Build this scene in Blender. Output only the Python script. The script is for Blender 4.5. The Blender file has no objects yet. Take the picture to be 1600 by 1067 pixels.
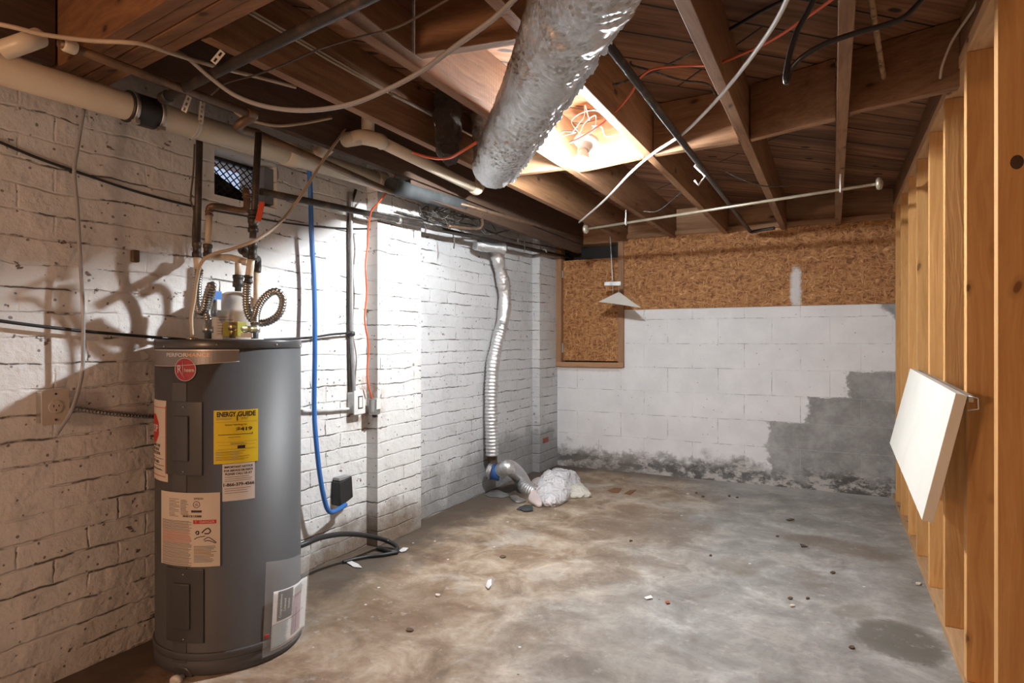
import bpy, math, random
from mathutils import Vector, Matrix
from mathutils import noise as mnoise
C = bpy.data.collections.new('basement'); bpy.context.scene.collection.children.link(C)
SC = bpy.context.scene
# ------------------------------------------------------------------ camera
F, YAW, H0, HC = 978.306, 0.4739, 533.2, 1.13
cam = bpy.data.cameras.new('camera'); camo = bpy.data.objects.new('camera', cam); C.objects.link(camo)
camo.location = (0, 0, HC); camo.rotation_euler = (math.pi/2, 0, YAW)
cam.sensor_width = 36; cam.lens = F*36/1600; cam.clip_start = 0.02
SC.camera = camo
# ------------------------------------------------------------------ world
W = bpy.data.worlds.new('world'); SC.world = W; W.use_nodes = True
wn = W.node_tree; wn.nodes.clear()
wo = wn.nodes.new('ShaderNodeOutputWorld'); bg = wn.nodes.new('ShaderNodeBackground')
tc = wn.nodes.new('ShaderNodeTexCoord'); sx = wn.nodes.new('ShaderNodeSeparateXYZ')
rp = wn.nodes.new('ShaderNodeValToRGB'); mr = wn.nodes.new('ShaderNodeMapRange')
wn.links.new(tc.outputs['Generated'], sx.inputs[0]); wn.links.new(sx.outputs[0], mr.inputs[0])
mr.inputs[1].default_value = -1; mr.inputs[2].default_value = 1
wn.links.new(mr.outputs[0], rp.inputs[0])
rp.color_ramp.elements[0].position = 0.12; rp.color_ramp.elements[0].color = (0.42, 0.52, 0.72, 1)
rp.color_ramp.elements[1].position = 0.22; rp.color_ramp.elements[1].color = (0.30, 0.175, 0.10, 1)
wn.links.new(rp.outputs[0], bg.inputs[0]); bg.inputs[1].default_value = 1.1
wn.links.new(bg.outputs[0], wo.inputs[0])
# ------------------------------------------------------------------ lights (bulb glows in its own builder below)
BULB = Vector((-1.04, 2.735, 1.965)); BULB_W = 3550.0
def lamp(name, loc, power, col, rad):
    l = bpy.data.lights.new(name, 'POINT'); l.energy = power; l.color = col; l.shadow_soft_size = rad
    o = bpy.data.objects.new(name, l); o.location = loc; C.objects.link(o); return o
lamp('warm_lamp_in_next_room', (-1.4, -1.7, 1.35), 115, (1, 0.60, 0.37), 0.12)
SC.view_settings.view_transform = 'Standard'; SC.view_settings.look = 'None'
SC.view_settings.gamma = 1; SC.view_settings.use_curve_mapping = False; SC.view_settings.exposure = 0.0
R = random.Random(7)
# ------------------------------------------------------------------ pixel -> point on a real surface
CO, SI = math.cos(YAW), math.sin(YAW)
def P(x, y, a=None, s=None, z=None, Z=None):
    t = (x-800)/F; v = (H0-y)/F
    da, ds = CO*t-SI, SI*t+CO
    if Z is None:
        if a is not None: Z = a/da
        elif s is not None: Z = s/ds
        else: Z = (z-HC)/v
    return Vector((da*Z, ds*Z, HC+v*Z))
# ------------------------------------------------------------------ materials
class G:
    def __init__(s, name):
        s.m = bpy.data.materials.new(name); s.m.use_nodes = True; s.t = s.m.node_tree
        s.b = s.t.nodes['Principled BSDF']; s.tc = None
    def n(s, ty, **k):
        q = s.t.nodes.new(ty)
        for a, b in k.items(): setattr(q, a, b)
        return q
    def put(s, sock, v):
        if isinstance(v, bpy.types.NodeSocket): s.t.links.new(v, sock)
        elif v is not None:
            if hasattr(sock.default_value, '__len__') and len(sock.default_value) == 4 and len(v) == 3: v = (*v, 1)
            sock.default_value = v
    def co(s):
        if not s.tc: s.tc = s.n('ShaderNodeTexCoord')
        return s.tc.outputs['Object']
    def map(s, v, scale=(1, 1, 1), rot=(0, 0, 0), loc=(0, 0, 0)):
        q = s.n('ShaderNodeMapping'); s.put(q.inputs[0], v); q.inputs[1].default_value = loc
        q.inputs[2].default_value = rot; q.inputs[3].default_value = scale; return q.outputs[0]
    def noise(s, v, sc, det=4, rough=.55, dist=0):
        q = s.n('ShaderNodeTexNoise'); s.put(q.inputs['Vector'], v); q.inputs['Scale'].default_value = sc
        q.inputs['Detail'].default_value = det; q.inputs['Roughness'].default_value = rough
        q.inputs['Distortion'].default_value = dist; return q.outputs[0]
    def noisec(s, v, sc, det=2):
        q = s.n('ShaderNodeTexNoise'); s.put(q.inputs['Vector'], v); q.inputs['Scale'].default_value = sc
        q.inputs['Detail'].default_value = det; return q.outputs[1]
    def vor(s, v, sc, feat='F1', out=0):
        q = s.n('ShaderNodeTexVoronoi', feature=feat); s.put(q.inputs['Vector'], v); q.inputs['Scale'].default_value = sc; return q.outputs[out]
    def m_(s, op, a, b=0.0, c=None, clamp=False):
        q = s.n('ShaderNodeMath', operation=op); q.use_clamp = clamp
        s.put(q.inputs[0], a); s.put(q.inputs[1], b)
        if c is not None: s.put(q.inputs[2], c)
        return q.outputs[0]
    def step(s, v, lo, hi):
        q = s.n('ShaderNodeMapRange', interpolation_type='SMOOTHSTEP'); s.put(q.inputs[0], v)
        q.inputs[1].default_value = lo; q.inputs[2].default_value = hi; return q.outputs[0]
    def vadd(s, a, b):
        q = s.n('ShaderNodeVectorMath', operation='ADD'); s.put(q.inputs[0], a); s.put(q.inputs[1], b); return q.outputs[0]
    def vscale(s, a, k):
        q = s.n('ShaderNodeVectorMath', operation='SCALE'); s.put(q.inputs[0], a); q.inputs[3].default_value = k; return q.outputs[0]
    def warp(s, v, sc, amt, det=2):
        n = s.noisec(v, sc, det); return s.vadd(v, s.vscale(s.vadd(n, (-.5, -.5, -.5)), amt))
    def sep(s, v):
        q = s.n('ShaderNodeSeparateXYZ'); s.put(q.inputs[0], v); return q.outputs
    def comb(s, x, y, z=0.0):
        q = s.n('ShaderNodeCombineXYZ'); s.put(q.inputs[0], x); s.put(q.inputs[1], y); s.put(q.inputs[2], z); return q.outputs[0]
    def mix(s, f, a, b, mode='MIX'):
        q = s.n('ShaderNodeMix', data_type='RGBA', blend_type=mode); s.put(q.inputs[0], f); s.put(q.inputs[6], a); s.put(q.inputs[7], b); return q.outputs[2]
    def ramp(s, f, els):
        q = s.n('ShaderNodeValToRGB'); s.put(q.inputs[0], f); cr = q.color_ramp
        while len(cr.elements) < len(els): cr.elements.new(0.5)
        for e, (p, c) in zip(cr.elements, els): e.position = p; e.color = (*c, 1)
        return q.outputs[0]
    def brick(s, v, w, h, mortar, smooth=.3, off=.5):
        q = s.n('ShaderNodeTexBrick'); s.put(q.inputs['Vector'], v); q.inputs['Scale'].default_value = 1
        q.inputs['Color1'].default_value = (0, 0, 0, 1); q.inputs['Color2'].default_value = (1, 1, 1, 1)
        q.inputs['Brick Width'].default_value = w; q.inputs['Row Height'].default_value = h
        q.inputs['Mortar Size'].default_value = mortar; q.inputs['Mortar Smooth'].default_value = smooth
        q.offset = off; return q.outputs
    def rnd(s):
        return s.n('ShaderNodeObjectInfo').outputs['Random']
    def bump(s, h, st, d, nrm=None):
        q = s.n('ShaderNodeBump'); q.inputs['Strength'].default_value = st; q.inputs['Distance'].default_value = d
        s.put(q.inputs['Height'], h)
        if nrm is not None: s.put(q.inputs['Normal'], nrm)
        return q.outputs[0]
    def out(s, col=None, rough=None, metal=None, nrm=None, **k):
        for nm, v in (('Base Color', col), ('Roughness', rough), ('Metallic', metal), ('Normal', nrm)):
            if v is not None: s.put(s.b.inputs[nm], v)
        for a, v in k.items(): s.put(s.b.inputs[a.replace('_', ' ')], v)
        return s.m
def plain(name, col, rough=.5, metal=0, dirt=.25, sc=14, bump=.15, dcol=None, **k):
    g = G(name); v = g.co(); n = g.noise(v, sc, 5, .6)
    dc = dcol or tuple(c*.45 for c in col)
    c = g.mix(g.m_('MULTIPLY', g.step(n, .45, .8), dirt*2, clamp=True), col, dc)
    return g.out(c, rough, metal, g.bump(g.noise(v, sc*6, 3), bump, .002), **k)
def wood(name, light, dark, axis=1, rough=.75, knots=True, contrast=1., sheen=None, saw=False):
    g = G(name); v = g.co()
    v = g.vadd(v, g.vscale(g.comb(g.rnd(), g.rnd(), g.rnd()), 7.3))
    sc = [16, 16, 16]; sc[axis] = .9
    w = g.warp(v, 1.6, .10)
    gr = g.noise(g.map(w, tuple(sc)), 1.7, 6, .62, .6)
    s2 = [90, 90, 90]; s2[axis] = 3.
    fine = g.noise(g.map(w, tuple(s2)), 1.0, 3, .6)
    f = g.m_('ADD', g.m_('MULTIPLY', gr, .75), g.m_('MULTIPLY', fine, .35))
    c = g.ramp(f, [(.30, dark), (.50, tuple((a+b)/2 for a, b in zip(light, dark))), (.70, light)])
    c = g.mix(.45, c, g.mix(g.noise(v, 1.1, 3), tuple(x*.6 for x in light), tuple(min(1, x*1.15) for x in light)), 'MULTIPLY') if contrast < 0 else c
    tone = g.m_('ADD', .78, g.m_('MULTIPLY', g.rnd(), .4))
    c = g.mix(1.0, c, g.comb(tone, tone, tone), 'MULTIPLY')
    if knots:
        ks = [9, 9, 9]; ks[axis] = 4.5
        kd = g.vor(g.map(g.warp(v, 6, .05), tuple(ks)), 1.0)
        c = g.mix(g.step(kd, .10, .06), c, tuple(x*.28 for x in dark))
        c = g.mix(g.m_('MULTIPLY', g.step(kd, .20, .09), .4), c, tuple(x*.6 for x in dark))
    h = g.m_('ADD', fine, gr)
    if saw:
        wv = g.n('ShaderNodeTexWave', wave_type='BANDS'); wv.bands_direction = 'XYZ'[axis]
        g.put(wv.inputs['Vector'], v); wv.inputs['Scale'].default_value = 45; wv.inputs['Distortion'].default_value = 2.5; wv.inputs['Detail'].default_value = 2
        h = g.m_('ADD', h, g.m_('MULTIPLY', wv.outputs[1], .4))
        c = g.mix(g.m_('MULTIPLY', wv.outputs[1], .22), c, tuple(x*.45 for x in dark))
    return g.out(c, rough, 0, g.bump(h, .35, .004))
M = {}
M['joist'] = wood('old_joist_pine', (.36, .185, .085), (.15, .062, .025), 1, saw=True)
M['block'] = wood('blocking_pine', (.38, .205, .105), (.18, .080, .034), 0)
M['joistdark'] = wood('shaded_dark_pine', (.12, .068, .042), (.05, .027, .017), 1, knots=False)  # shade of the dim bays put into the colour; also the ledger's dark wood
M['beam'] = wood('beam_pine', (.26, .125, .052), (.115, .047, .019), 0)
M['rim'] = wood('rim_pine', (.42, .25, .14), (.18, .09, .045), 0)
M['stud'] = wood('new_stud_pine', (.69, .39, .145), (.47, .215, .06), 2)
M['plate'] = wood('new_plate_pine', (.64, .39, .20), (.42, .22, .09), 1)
M['frame'] = wood('hatch_frame_pine', (.42, .24, .13), (.28, .14, .07), 2, knots=False)
M['framex'] = wood('hatch_sill_pine', (.42, .24, .13), (.28, .14, .07), 0, knots=False)
def mat_brick():
    g = G('painted_brick'); v = g.co(); o = g.sep(v)
    uv = g.comb(g.m_('ADD', o[1], o[0]), o[2])
    w = g.warp(uv, 4, .035, 3); w = g.warp(w, 28, .010, 3)
    b = g.brick(w, .208, .0815, .006, .9)
    rowl = g.brick(w, 90.0, .0815, .006, .9)['Fac']; vert = g.m_('SUBTRACT', b['Fac'], rowl, clamp=True)
    mort = g.m_('MAXIMUM', rowl, g.m_('MULTIPLY', vert, g.step(g.noise(v, 3.1, 3), .42, .62))); n1 = g.noise(v, 3.5, 6, .6); n2 = g.noise(v, 45, 4, .6); n3 = g.noise(v, 17, 4, .7)
    paint = g.mix(g.step(o[1], 3.12, 3.135), g.mix(g.step(n1, .35, .7), (.75, .745, .735), (.67, .66, .645)), g.mix(g.step(n1, .35, .7), (.62, .622, .63), (.55, .552, .558)))
    # bare joints and chips where the paint never covered
    crack = g.m_('MULTIPLY', g.step(mort, .55, .95), g.step(g.noise(g.map(v, (1, 1, 2.5)), 5.5, 5, .7), .50, .57))
    c = g.mix(g.m_('MULTIPLY', crack, .88), paint, (.075, .06, .05))
    chip = g.m_('MULTIPLY', g.step(g.noise(g.map(v, (1, 1, 1.6)), 13, 5, .65), .66, .685), 1.0)
    c = g.mix(chip, c, g.mix(n2, (.10, .075, .06), (.30, .2, .15)))
    speck = g.step(g.vor(g.warp(v, 20, .02), 24), .14, .09)
    c = g.mix(g.m_('MULTIPLY', speck, .8), c, (.10, .08, .07))
    # damp grime rising from the slab, uneven along the wall
    hz = g.m_('SUBTRACT', g.m_('SUBTRACT', g.m_('MULTIPLY', g.noise(v, 2.3, 6, .7), .95), g.m_('MULTIPLY', g.step(o[1], 2.0, 1.5), .35)), g.m_('MULTIPLY', o[2], 1.15))
    hz = g.m_('ADD', hz, g.m_('MULTIPLY', g.step(o[1], 3.3, 4.2), .16))
    damp = g.step(hz, .14, .40)
    fary = g.step(o[1], 3.0, 3.4)
    c = g.mix(g.m_('MULTIPLY', damp, .85), c, g.mix(n3, g.mix(fary, (.36, .31, .26), (.20, .20, .195)), g.mix(fary, (.12, .085, .06), (.33, .33, .32))))
    c = g.mix(g.m_('MULTIPLY', g.m_('MULTIPLY', g.step(hz, .40, .50), .7), g.m_('SUBTRACT', 1, fary)), c, (.20, .135, .09))
    # old paint streaks with a yellow-brown cast beside the outlet
    st = g.m_('MULTIPLY', g.step(g.m_('ABSOLUTE', g.m_('SUBTRACT', o[1], 2.66)), .16, .02), g.step(g.m_('ABSOLUTE', g.m_('SUBTRACT', o[2], .80)), .24, .02))
    c = g.mix(g.m_('MULTIPLY', g.m_('MULTIPLY', st, g.step(n3, .42, .6)), .75), c, (.36, .20, .10))
    h = g.m_('SUBTRACT', g.m_('MULTIPLY', g.noise(v, 22, 5, .65), .8), g.m_('MULTIPLY', g.m_('MULTIPLY', mort, g.step(g.noise(v, 6, 4), .3, .6)), .5))
    h = g.m_('SUBTRACT', h, g.m_('MULTIPLY', g.m_('ADD', crack, chip), .6))
    h = g.m_('ADD', h, g.m_('MULTIPLY', g.step(g.noise(v, 7, 3), .45, .7), .5))
    return g.out(c, .62, 0, g.bump(h, .9, .009))
M['brick'] = mat_brick()
def mat_cmu():
    g = G('painted_concrete_block'); v = g.co(); o = g.sep(v)
    uv = g.comb(g.m_('ADD', o[0], .02), g.m_('ADD', o[2], -.098))
    w = g.warp(uv, 4, .012, 2)
    b = g.brick(w, .406, .203, .0045, .6)
    mort = b['Fac']
    n1 = g.noise(v, 4, 6, .65); n2 = g.noise(v, 30, 4, .6); n3 = g.noise(v, 9, 6, .7)
    paint = g.mix(g.step(n1, .3, .7), (.80, .81, .825), (.71, .72, .735))
    c = g.mix(g.m_('MULTIPLY', g.m_('MULTIPLY', g.step(mort, .6, .95), g.step(n3, .48, .6)), .55), paint, (.2, .19, .18))
    c = g.mix(g.m_('MULTIPLY', g.step(g.vor(v, 17), .085, .05), .7), c, (.14, .13, .12))
    # bare block: everything right of the stepped edge and near the floor
    edge = g.m_('ADD', o[0], g.m_('MULTIPLY', g.m_('SUBTRACT', n3, .5), .22))
    blk = g.brick(uv, .406, .203, .0, .0)['Color']
    row = g.m_('FLOOR', g.m_('DIVIDE', g.m_('ADD', g.m_('ADD', o[2], -.098), g.m_('MULTIPLY', g.m_('SUBTRACT', g.noise(v, 7, 5, .7), .5), .07)), .203))
    lim = g.m_('ADD', -.46, g.m_('MULTIPLY', g.m_('MAXIMUM', g.m_('SUBTRACT', row, 1.0), 0), .27))
    lim = g.m_('SUBTRACT', lim, g.m_('MULTIPLY', g.step(row, 3.2, 3.8), -.28))
    bare = g.m_('MAXIMUM', g.m_('MULTIPLY', g.step(g.m_('SUBTRACT', edge, lim), 0, .03), g.step(o[2], .93, .90)), g.step(g.m_('ADD', g.m_('SUBTRACT', edge, .27), g.m_('MULTIPLY', g.m_('SUBTRACT', o[2], 1.41), .9)), 0, .04))
    low = g.step(g.m_('SUBTRACT', g.m_('MULTIPLY', g.noise(g.map(v, (1, 1, .6)), 5, 6, .7), .42), o[2]), .0, .06)
    bare = g.m_('MAXIMUM', bare, g.m_('MULTIPLY', g.m_('MULTIPLY', low, g.step(n3, .38, .55)), .85))
    bc = g.mix(n2, g.mix(g.step(n1, .3, .7), (.13, .13, .128), (.38, .38, .375)), g.mix(g.step(n3, .35, .65), (.20, .20, .195), (.40, .40, .395)))
    bc = g.mix(g.m_('MULTIPLY', g.step(mort, .5, 1), .5), bc, (.42, .42, .42))
    c = g.mix(g.m_('MULTIPLY', bare, .93), c, bc)
    wet = g.step(g.m_('SUBTRACT', g.m_('MULTIPLY', g.noise(v, 3.3, 6, .7), .44), o[2]), .02, .16)
    c = g.mix(g.m_('MULTIPLY', wet, .88), c, g.mix(g.step(g.noise(g.map(v, (1, 1, 1.8)), 8, 6, .72), .46, .60), (.055, .052, .048), (.46, .44, .42)))
    c = g.mix(g.m_('MULTIPLY', g.m_('MULTIPLY', g.step(o[0], -1.3, -1.45), g.step(g.m_('SUBTRACT', n3, o[2]), .36, .48)), .5), c, (.2, .18, .16))
    # yellowed band under the hatch sill
    yb = g.m_('MULTIPLY', g.m_('MULTIPLY', g.step(o[0], -1.64, -1.67), g.step(g.m_('ADD', o[2], g.m_('MULTIPLY', g.m_('SUBTRACT', n3, .5), .04)), .855, .875)), .5)
    c = g.mix(yb, c, (.44, .37, .29))
    h = g.m_('SUBTRACT', g.m_('MULTIPLY', n2, .4), g.m_('MULTIPLY', mort, .45))
    return g.out(c, .7, 0, g.bump(h, .6, .006))
M['cmu'] = mat_cmu()
def mat_floor():
    g = G('stained_concrete'); v = g.co(); o = g.sep(v)
    w = g.warp(v, 1.2, .5, 3)
    n1 = g.noise(w, 1.0, 8, .62); n2 = g.noise(v, 4.5, 8, .68, .5); n3 = g.noise(v, 38, 5, .65); n4 = g.noise(g.warp(v, 3, .25, 3), 2.6, 8, .7)
    right = g.step(g.m_('ADD', o[0], g.m_('MULTIPLY', g.m_('SUBTRACT', n1, .5), 1.6)), -1.4, -.5)
    brown = g.ramp(n2, [(.30, (.13, .080, .048)), (.45, (.25, .175, .115)), (.57, (.38, .295, .215)), (.70, (.52, .44, .35))])
    grey = g.ramp(n2, [(.28, (.165, .155, .143)), (.43, (.235, .224, .208)), (.56, (.315, .303, .285)), (.70, (.46, .445, .425))])
    c = g.mix(right, brown, grey)
    c = g.mix(g.m_('MULTIPLY', g.step(n4, .52, .64), .45), c, (.46, .43, .39))
    c = g.mix(g.m_('MULTIPLY', g.step(n4, .44, .34), .35), c, (.16, .115, .08))
    def patch(x, y, rx, ry, rot, s, col, lo=.9, hi=1.15):
        dx = g.m_('SUBTRACT', o[0], x); dy = g.m_('SUBTRACT', o[1], y); ca, sa = math.cos(rot), math.sin(rot)
        u = g.m_('DIVIDE', g.m_('ADD', g.m_('MULTIPLY', dx, ca), g.m_('MULTIPLY', dy, sa)), rx)
        q = g.m_('DIVIDE', g.m_('SUBTRACT', g.m_('MULTIPLY', dy, ca), g.m_('MULTIPLY', dx, sa)), ry)
        d = g.m_('SQRT', g.m_('ADD', g.m_('MULTIPLY', u, u), g.m_('MULTIPLY', q, q)))
        d = g.m_('ADD', d, g.m_('MULTIPLY', g.m_('SUBTRACT', g.noise(v, 5.5, 6, .7), .5), 1.1))
        return g.m_('MULTIPLY', g.step(d, hi, lo), s), col
    for p in ([P(1400, 1000, z=0), .17, .20, .6, .75, (.115, .11, .09), .72, 1.02], [P(1340, 955, z=0), .12, .07, .9, .5, (.17, .15, .12), .6, 1.1], [P(1310, 853, z=0), .37, .15, -.35, .62, (.16, .12, .085), .6, 1.1],
              [P(1015, 822, z=0), .42, .40, .3, .6, (.16, .115, .08), .55, 1.15], [P(1150, 885, z=0), .10, .16, .2, .45, (.18, .14, .10), .5, 1.1], [P(590, 950, z=0), .45, .35, .3, .45, (.13, .08, .045), .5, 1.2],
              [P(740, 760, z=0), .12, .8, -.05, .55, (.10, .085, .075), .6, 1.1]):
        p = [p[0].x, p[0].y]+p[1:]
        f, col = patch(*p); c = g.mix(f, c, col)
    c = g.mix(g.m_('MULTIPLY', g.step(n3, .5, .72), .30), c, (.15, .12, .095))
    c = g.mix(g.m_('MULTIPLY', g.step(g.noise(v, 15, 6, .75), .56, .68), .30), c, (.60, .57, .53))
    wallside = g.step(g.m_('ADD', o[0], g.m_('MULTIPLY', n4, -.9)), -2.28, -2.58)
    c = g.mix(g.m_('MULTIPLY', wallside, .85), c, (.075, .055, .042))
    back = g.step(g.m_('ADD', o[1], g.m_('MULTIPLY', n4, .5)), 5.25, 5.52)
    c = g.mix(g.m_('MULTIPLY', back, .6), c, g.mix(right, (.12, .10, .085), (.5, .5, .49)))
    c = g.mix(g.m_('MULTIPLY', g.step(g.vor(v, 7.5), .05, .03), .75), c, (.05, .045, .04))
    c = g.mix(g.m_('MULTIPLY', g.step(g.vor(g.map(v, (1, 1, 1), loc=(3, 2, 0)), 5.5), .045, .03), .9), c, (.68, .66, .62))
    # two bare wood-coloured scars set in the slab
    h = g.m_('ADD', g.m_('MULTIPLY', n2, .5), g.m_('MULTIPLY', n3, .35))
    return g.out(c, g.m_('ADD', .42, g.m_('MULTIPLY', n2, .35)), 0, g.bump(h, .55, .006), Specular_IOR_Level=.35)
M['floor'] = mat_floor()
def mat_planks():
    g = G('diagonal_subfloor_boards'); v = g.co()
    r = g.map(v, rot=(0, 0, -math.pi/4))
    w = g.warp(r, 1.5, .012)
    b = g.brick(w, 2.4, .182, .005, .1, .37)
    gr = g.noise(g.map(g.warp(r, 2, .08), (1.1, 22, 4)), 1.5, 6, .62, .5)
    big = g.noise(g.map(r, (1, 5.5, 1)), 1.0, 2)
    c = g.ramp(gr, [(.3, (.15, .065, .03)), (.5, (.27, .13, .065)), (.68, (.40, .205, .105))])
    c = g.mix(1, c, g.mix(g.step(big, .35, .65), (.62, .6, .58), (1.15, 1.1, 1.05)), 'MULTIPLY')
    kd = g.vor(g.map(g.warp(r, 5, .05), (3.0, 6.5, 1)), 1.0)
    c = g.mix(g.step(kd, .12, .07), c, (.04, .02, .012))
    c = g.mix(b['Fac'], c, (.012, .008, .006))
    return g.out(c, .8, 0, g.bump(g.m_('SUBTRACT', gr, b['Fac']), .5, .006))
M['planks'] = mat_planks()
def mat_osb():
    g = G('strand_board'); v = g.co(); o = g.sep(v); uv = g.comb(o[0], o[2])
    d1 = g.noise(g.map(g.warp(uv, 9, .09, 2), (14, 55, 1), (0, 0, .5)), 1.0, 3, .6, 1.0)
    d2 = g.noise(g.map(g.warp(uv, 8, .10, 2), (60, 15, 1), (0, 0, .35)), 1.0, 3, .6, 1.0)
    d3 = g.noise(g.map(g.warp(uv, 10, .10, 2), (26, 60, 1), (0, 0, -.6)), 1.0, 4, .6, .8)
    f = g.m_('MAXIMUM', d1, g.m_('MAXIMUM', d2, d3))
    c = g.ramp(f, [(.46, (.15, .055, .017)), (.54, (.33, .145, .047)), (.64, (.47, .235, .09)), (.74, (.66, .41, .20))])
    # spray of white paint
    sx_ = g.m_('DIVIDE', g.m_('SUBTRACT', o[0], g.m_('ADD', -.257, g.m_('MULTIPLY', g.m_('SUBTRACT', g.noise(v, 8, 2), .5), .05))), .045)
    szz = g.m_('DIVIDE', g.m_('SUBTRACT', o[2], 1.545), .17)
    r4 = g.m_('ADD', g.m_('MULTIPLY', sx_, sx_), g.m_('POWER', g.m_('ABSOLUTE', szz), 4.0))
    c = g.mix(g.m_('MULTIPLY', g.step(g.m_('ADD', r4, g.m_('MULTIPLY', g.m_('SUBTRACT', g.noise(v, 90, 2), .5), .9)), 1.2, .1), .85), c, (.70, .72, .74))
    return g.out(c, .75, 0, g.bump(f, .3, .003))
M['osb'] = mat_osb()
def mat_foil(name, crinkle=60, strength=.8, rough=.33, col=(.74, .75, .76)):
    g = G(name); v = g.co()
    cr = g.noise(g.map(v, (1.6, .55, 1.3), (0, 0, .62)), crinkle*1.4, 6, .75, 1.5)
    h = g.m_('ADD', g.noise(v, crinkle*.5, 5, .7, 1.2), g.m_('ADD', g.m_('MULTIPLY', cr, 1.2), g.m_('MULTIPLY', g.vor(g.warp(v, 9, .08), crinkle*.6), .8)))
    return g.out(g.mix(g.noise(v, 9, 4), col, tuple(c*.78 for c in col)), rough, .88, g.bump(h, strength, .010))
M['foil'] = mat_foil('crinkled_foil', 22, .55, .27, (.76, .77, .78))
M['foilflex'] = mat_foil('flexible_foil', 45, .3, .33, (.84, .85, .86))
M['foildark'] = mat_foil('dusty_foil', 40, 1.0, .6, (.13, .11, .095))
M['pvc'] = plain('cream_pvc', (.66, .57, .44), .38, 0, .16, 3, .02)
M['cpvc'] = plain('tan_cpvc', (.62, .53, .40), .42, 0, .35, 20, .05, (.2, .12, .07))
M['iron'] = plain('black_iron', (.045, .04, .036), .5, .35, .4, 18, .3, (.16, .11, .08))
M['copper'] = plain('tarnished_copper', (.17, .105, .065), .48, .45, .6, 12, .3, (.08, .06, .045))
M['rubber'] = plain('black_rubber', (.022, .022, .024), .45, 0, .3, 10, .1)
M['foam'] = plain('pipe_foam', (.040, .045, .048), .8, 0, .4, 9, .6, (.085, .09, .09))
M['steel'] = plain('galvanised_steel', (.55, .55, .54), .35, .85, .3, 20, .2)
M['csst'] = plain('corrugated_steel_braid', (.42, .41, .39), .27, .9, .3, 25, .15)
M['conduit'] = plain('grey_conduit', (.36, .36, .36), .45, .4, .5, 14, .3)
M['paintpipe'] = plain('white_painted_conduit', (.62, .62, .61), .5, 0, .5, 14, .4, (.2, .18, .16))
M['strap'] = plain('pale_zinc_strap', (.66, .64, .60), .45, .2, .1, 9, .05)
M['tubing'] = plain('cloudy_tubing', (.33, .33, .335), .16, 0, .1, 5, .02)
M['cabletan'] = plain('tan_cable', (.50, .40, .29), .5, 0, .2, 9, .05)
M['rope'] = plain('frayed_cloth_cable', (.42, .27, .15), .85, 0, .9, 45, 1.0, (.12, .07, .04))
M['cablewhite'] = plain('white_cable', (.72, .71, .69), .45, 0, .1, 9, .05)
M['cableblack'] = plain('black_cable', (.02, .02, .022), .38, 0, .2, 9, .05)
M['cableorange'] = plain('orange_cable', (.72, .13, .045), .42, 0, .15, 9, .05)
M['cablebrown'] = plain('brown_cable', (.10, .07, .05), .6, 0, .2, 9, .05)
M['wire'] = plain('dusty_black_wire', (.06, .055, .05), .7, 0, .6, 30, .4, (.25, .23, .2))
M['blue'] = plain('blue_pex', (.035, .16, .48), .35, 0, .12, 8, .03)
M['bluetape'] = plain('blue_tape', (.03, .10, .30), .5, 0, .3, 12, .2)
M['heater'] = plain('grey_enamel', (.072, .073, .078), .55, 0, .10, 5, .02)
M['heatertop'] = plain('dark_enamel', (.06, .062, .066), .3, 0, .1, 5, .02)
M['heaterpanel'] = plain('grey_panel', (.060, .060, .064), .33, 0, .1, 5, .02)
M['band'] = plain('grey_badge', (.20, .185, .18), .35, .2, .1, 5, .02)
M['silver'] = plain('silver_print', (.62, .60, .58), .35, .3, 0, 5, 0)
M['bronze'] = plain('bronze_print', (.50, .30, .19), .4, .3, 0, 5, 0)
M['crimson'] = plain('crimson_badge', (.34, .012, .030), .35, 0, 0, 5, 0)
M['red'] = plain('red_print', (.50, .03, .025), .5, 0, 0, 5, 0)
M['yellow'] = plain('yellow_label', (.80, .62, .02), .45, 0, .05, 5, 0)
M['paper'] = plain('label_paper', (.62, .55, .47), .5, 0, .05, 5, 0)
M['paperwhite'] = plain('white_paper', (.70, .68, .67), .5, 0, .05, 5, 0)
M['ink'] = plain('black_ink', (.018, .016, .016), .5, 0, 0, 5, 0)
M['inkgrey'] = plain('grey_ink', (.13, .12, .115), .6, 0, 0, 5, 0)
M['inkred'] = plain('faded_red_ink', (.36, .10, .07), .6, 0, 0, 5, 0)
M['inkblue'] = plain('pale_blue_ink', (.20, .32, .38), .6, 0, 0, 5, 0)
M['inkpink'] = plain('faded_mauve_ink', (.34, .15, .19), .6, 0, 0, 5, 0)
M['white'] = plain('white_paint', (.78, .76, .70), .42, 0, .06, 5, .05)
M['whiteplastic'] = plain('white_plastic', (.72, .71, .69), .35, 0, .1, 8, .02)
M['tank'] = plain('cream_enamel', (.72, .70, .65), .35, 0, .12, 8, .05)
M['brass'] = plain('brass', (.55, .45, .24), .3, .9, .2, 20, .1)
M['rod'] = plain('dull_brass_rod', (.50, .44, .34), .38, .6, .3, 10, .1)
M['redplastic'] = plain('red_valve_grip', (.55, .06, .015), .45, 0, .2, 10, .1)
M['yellowtag'] = plain('yellow_tag', (.32, .29, .02), .5, 0, .2, 10, .1)
M['outlet'] = plain('tan_wall_plate', (.55, .48, .40), .4, 0, .15, 10, .05)
M['dark'] = plain('dark_slot', (.012, .011, .010), .7, 0, 0, 5, 0)
M['lattice'] = plain('dark_lattice', (.045, .04, .038), .6, .3, .4, 20, .3)
M['bag'] = plain('white_woven_sack', (.74, .73, .76), .6, 0, .08, 6, .15)
M['bagpink'] = plain('pink_sack_lining', (.68, .57, .55), .6, 0, .1, 6, .15)
M['bagyellow'] = plain('yellowed_sack', (.68, .66, .52), .6, 0, .15, 6, .15)
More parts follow.
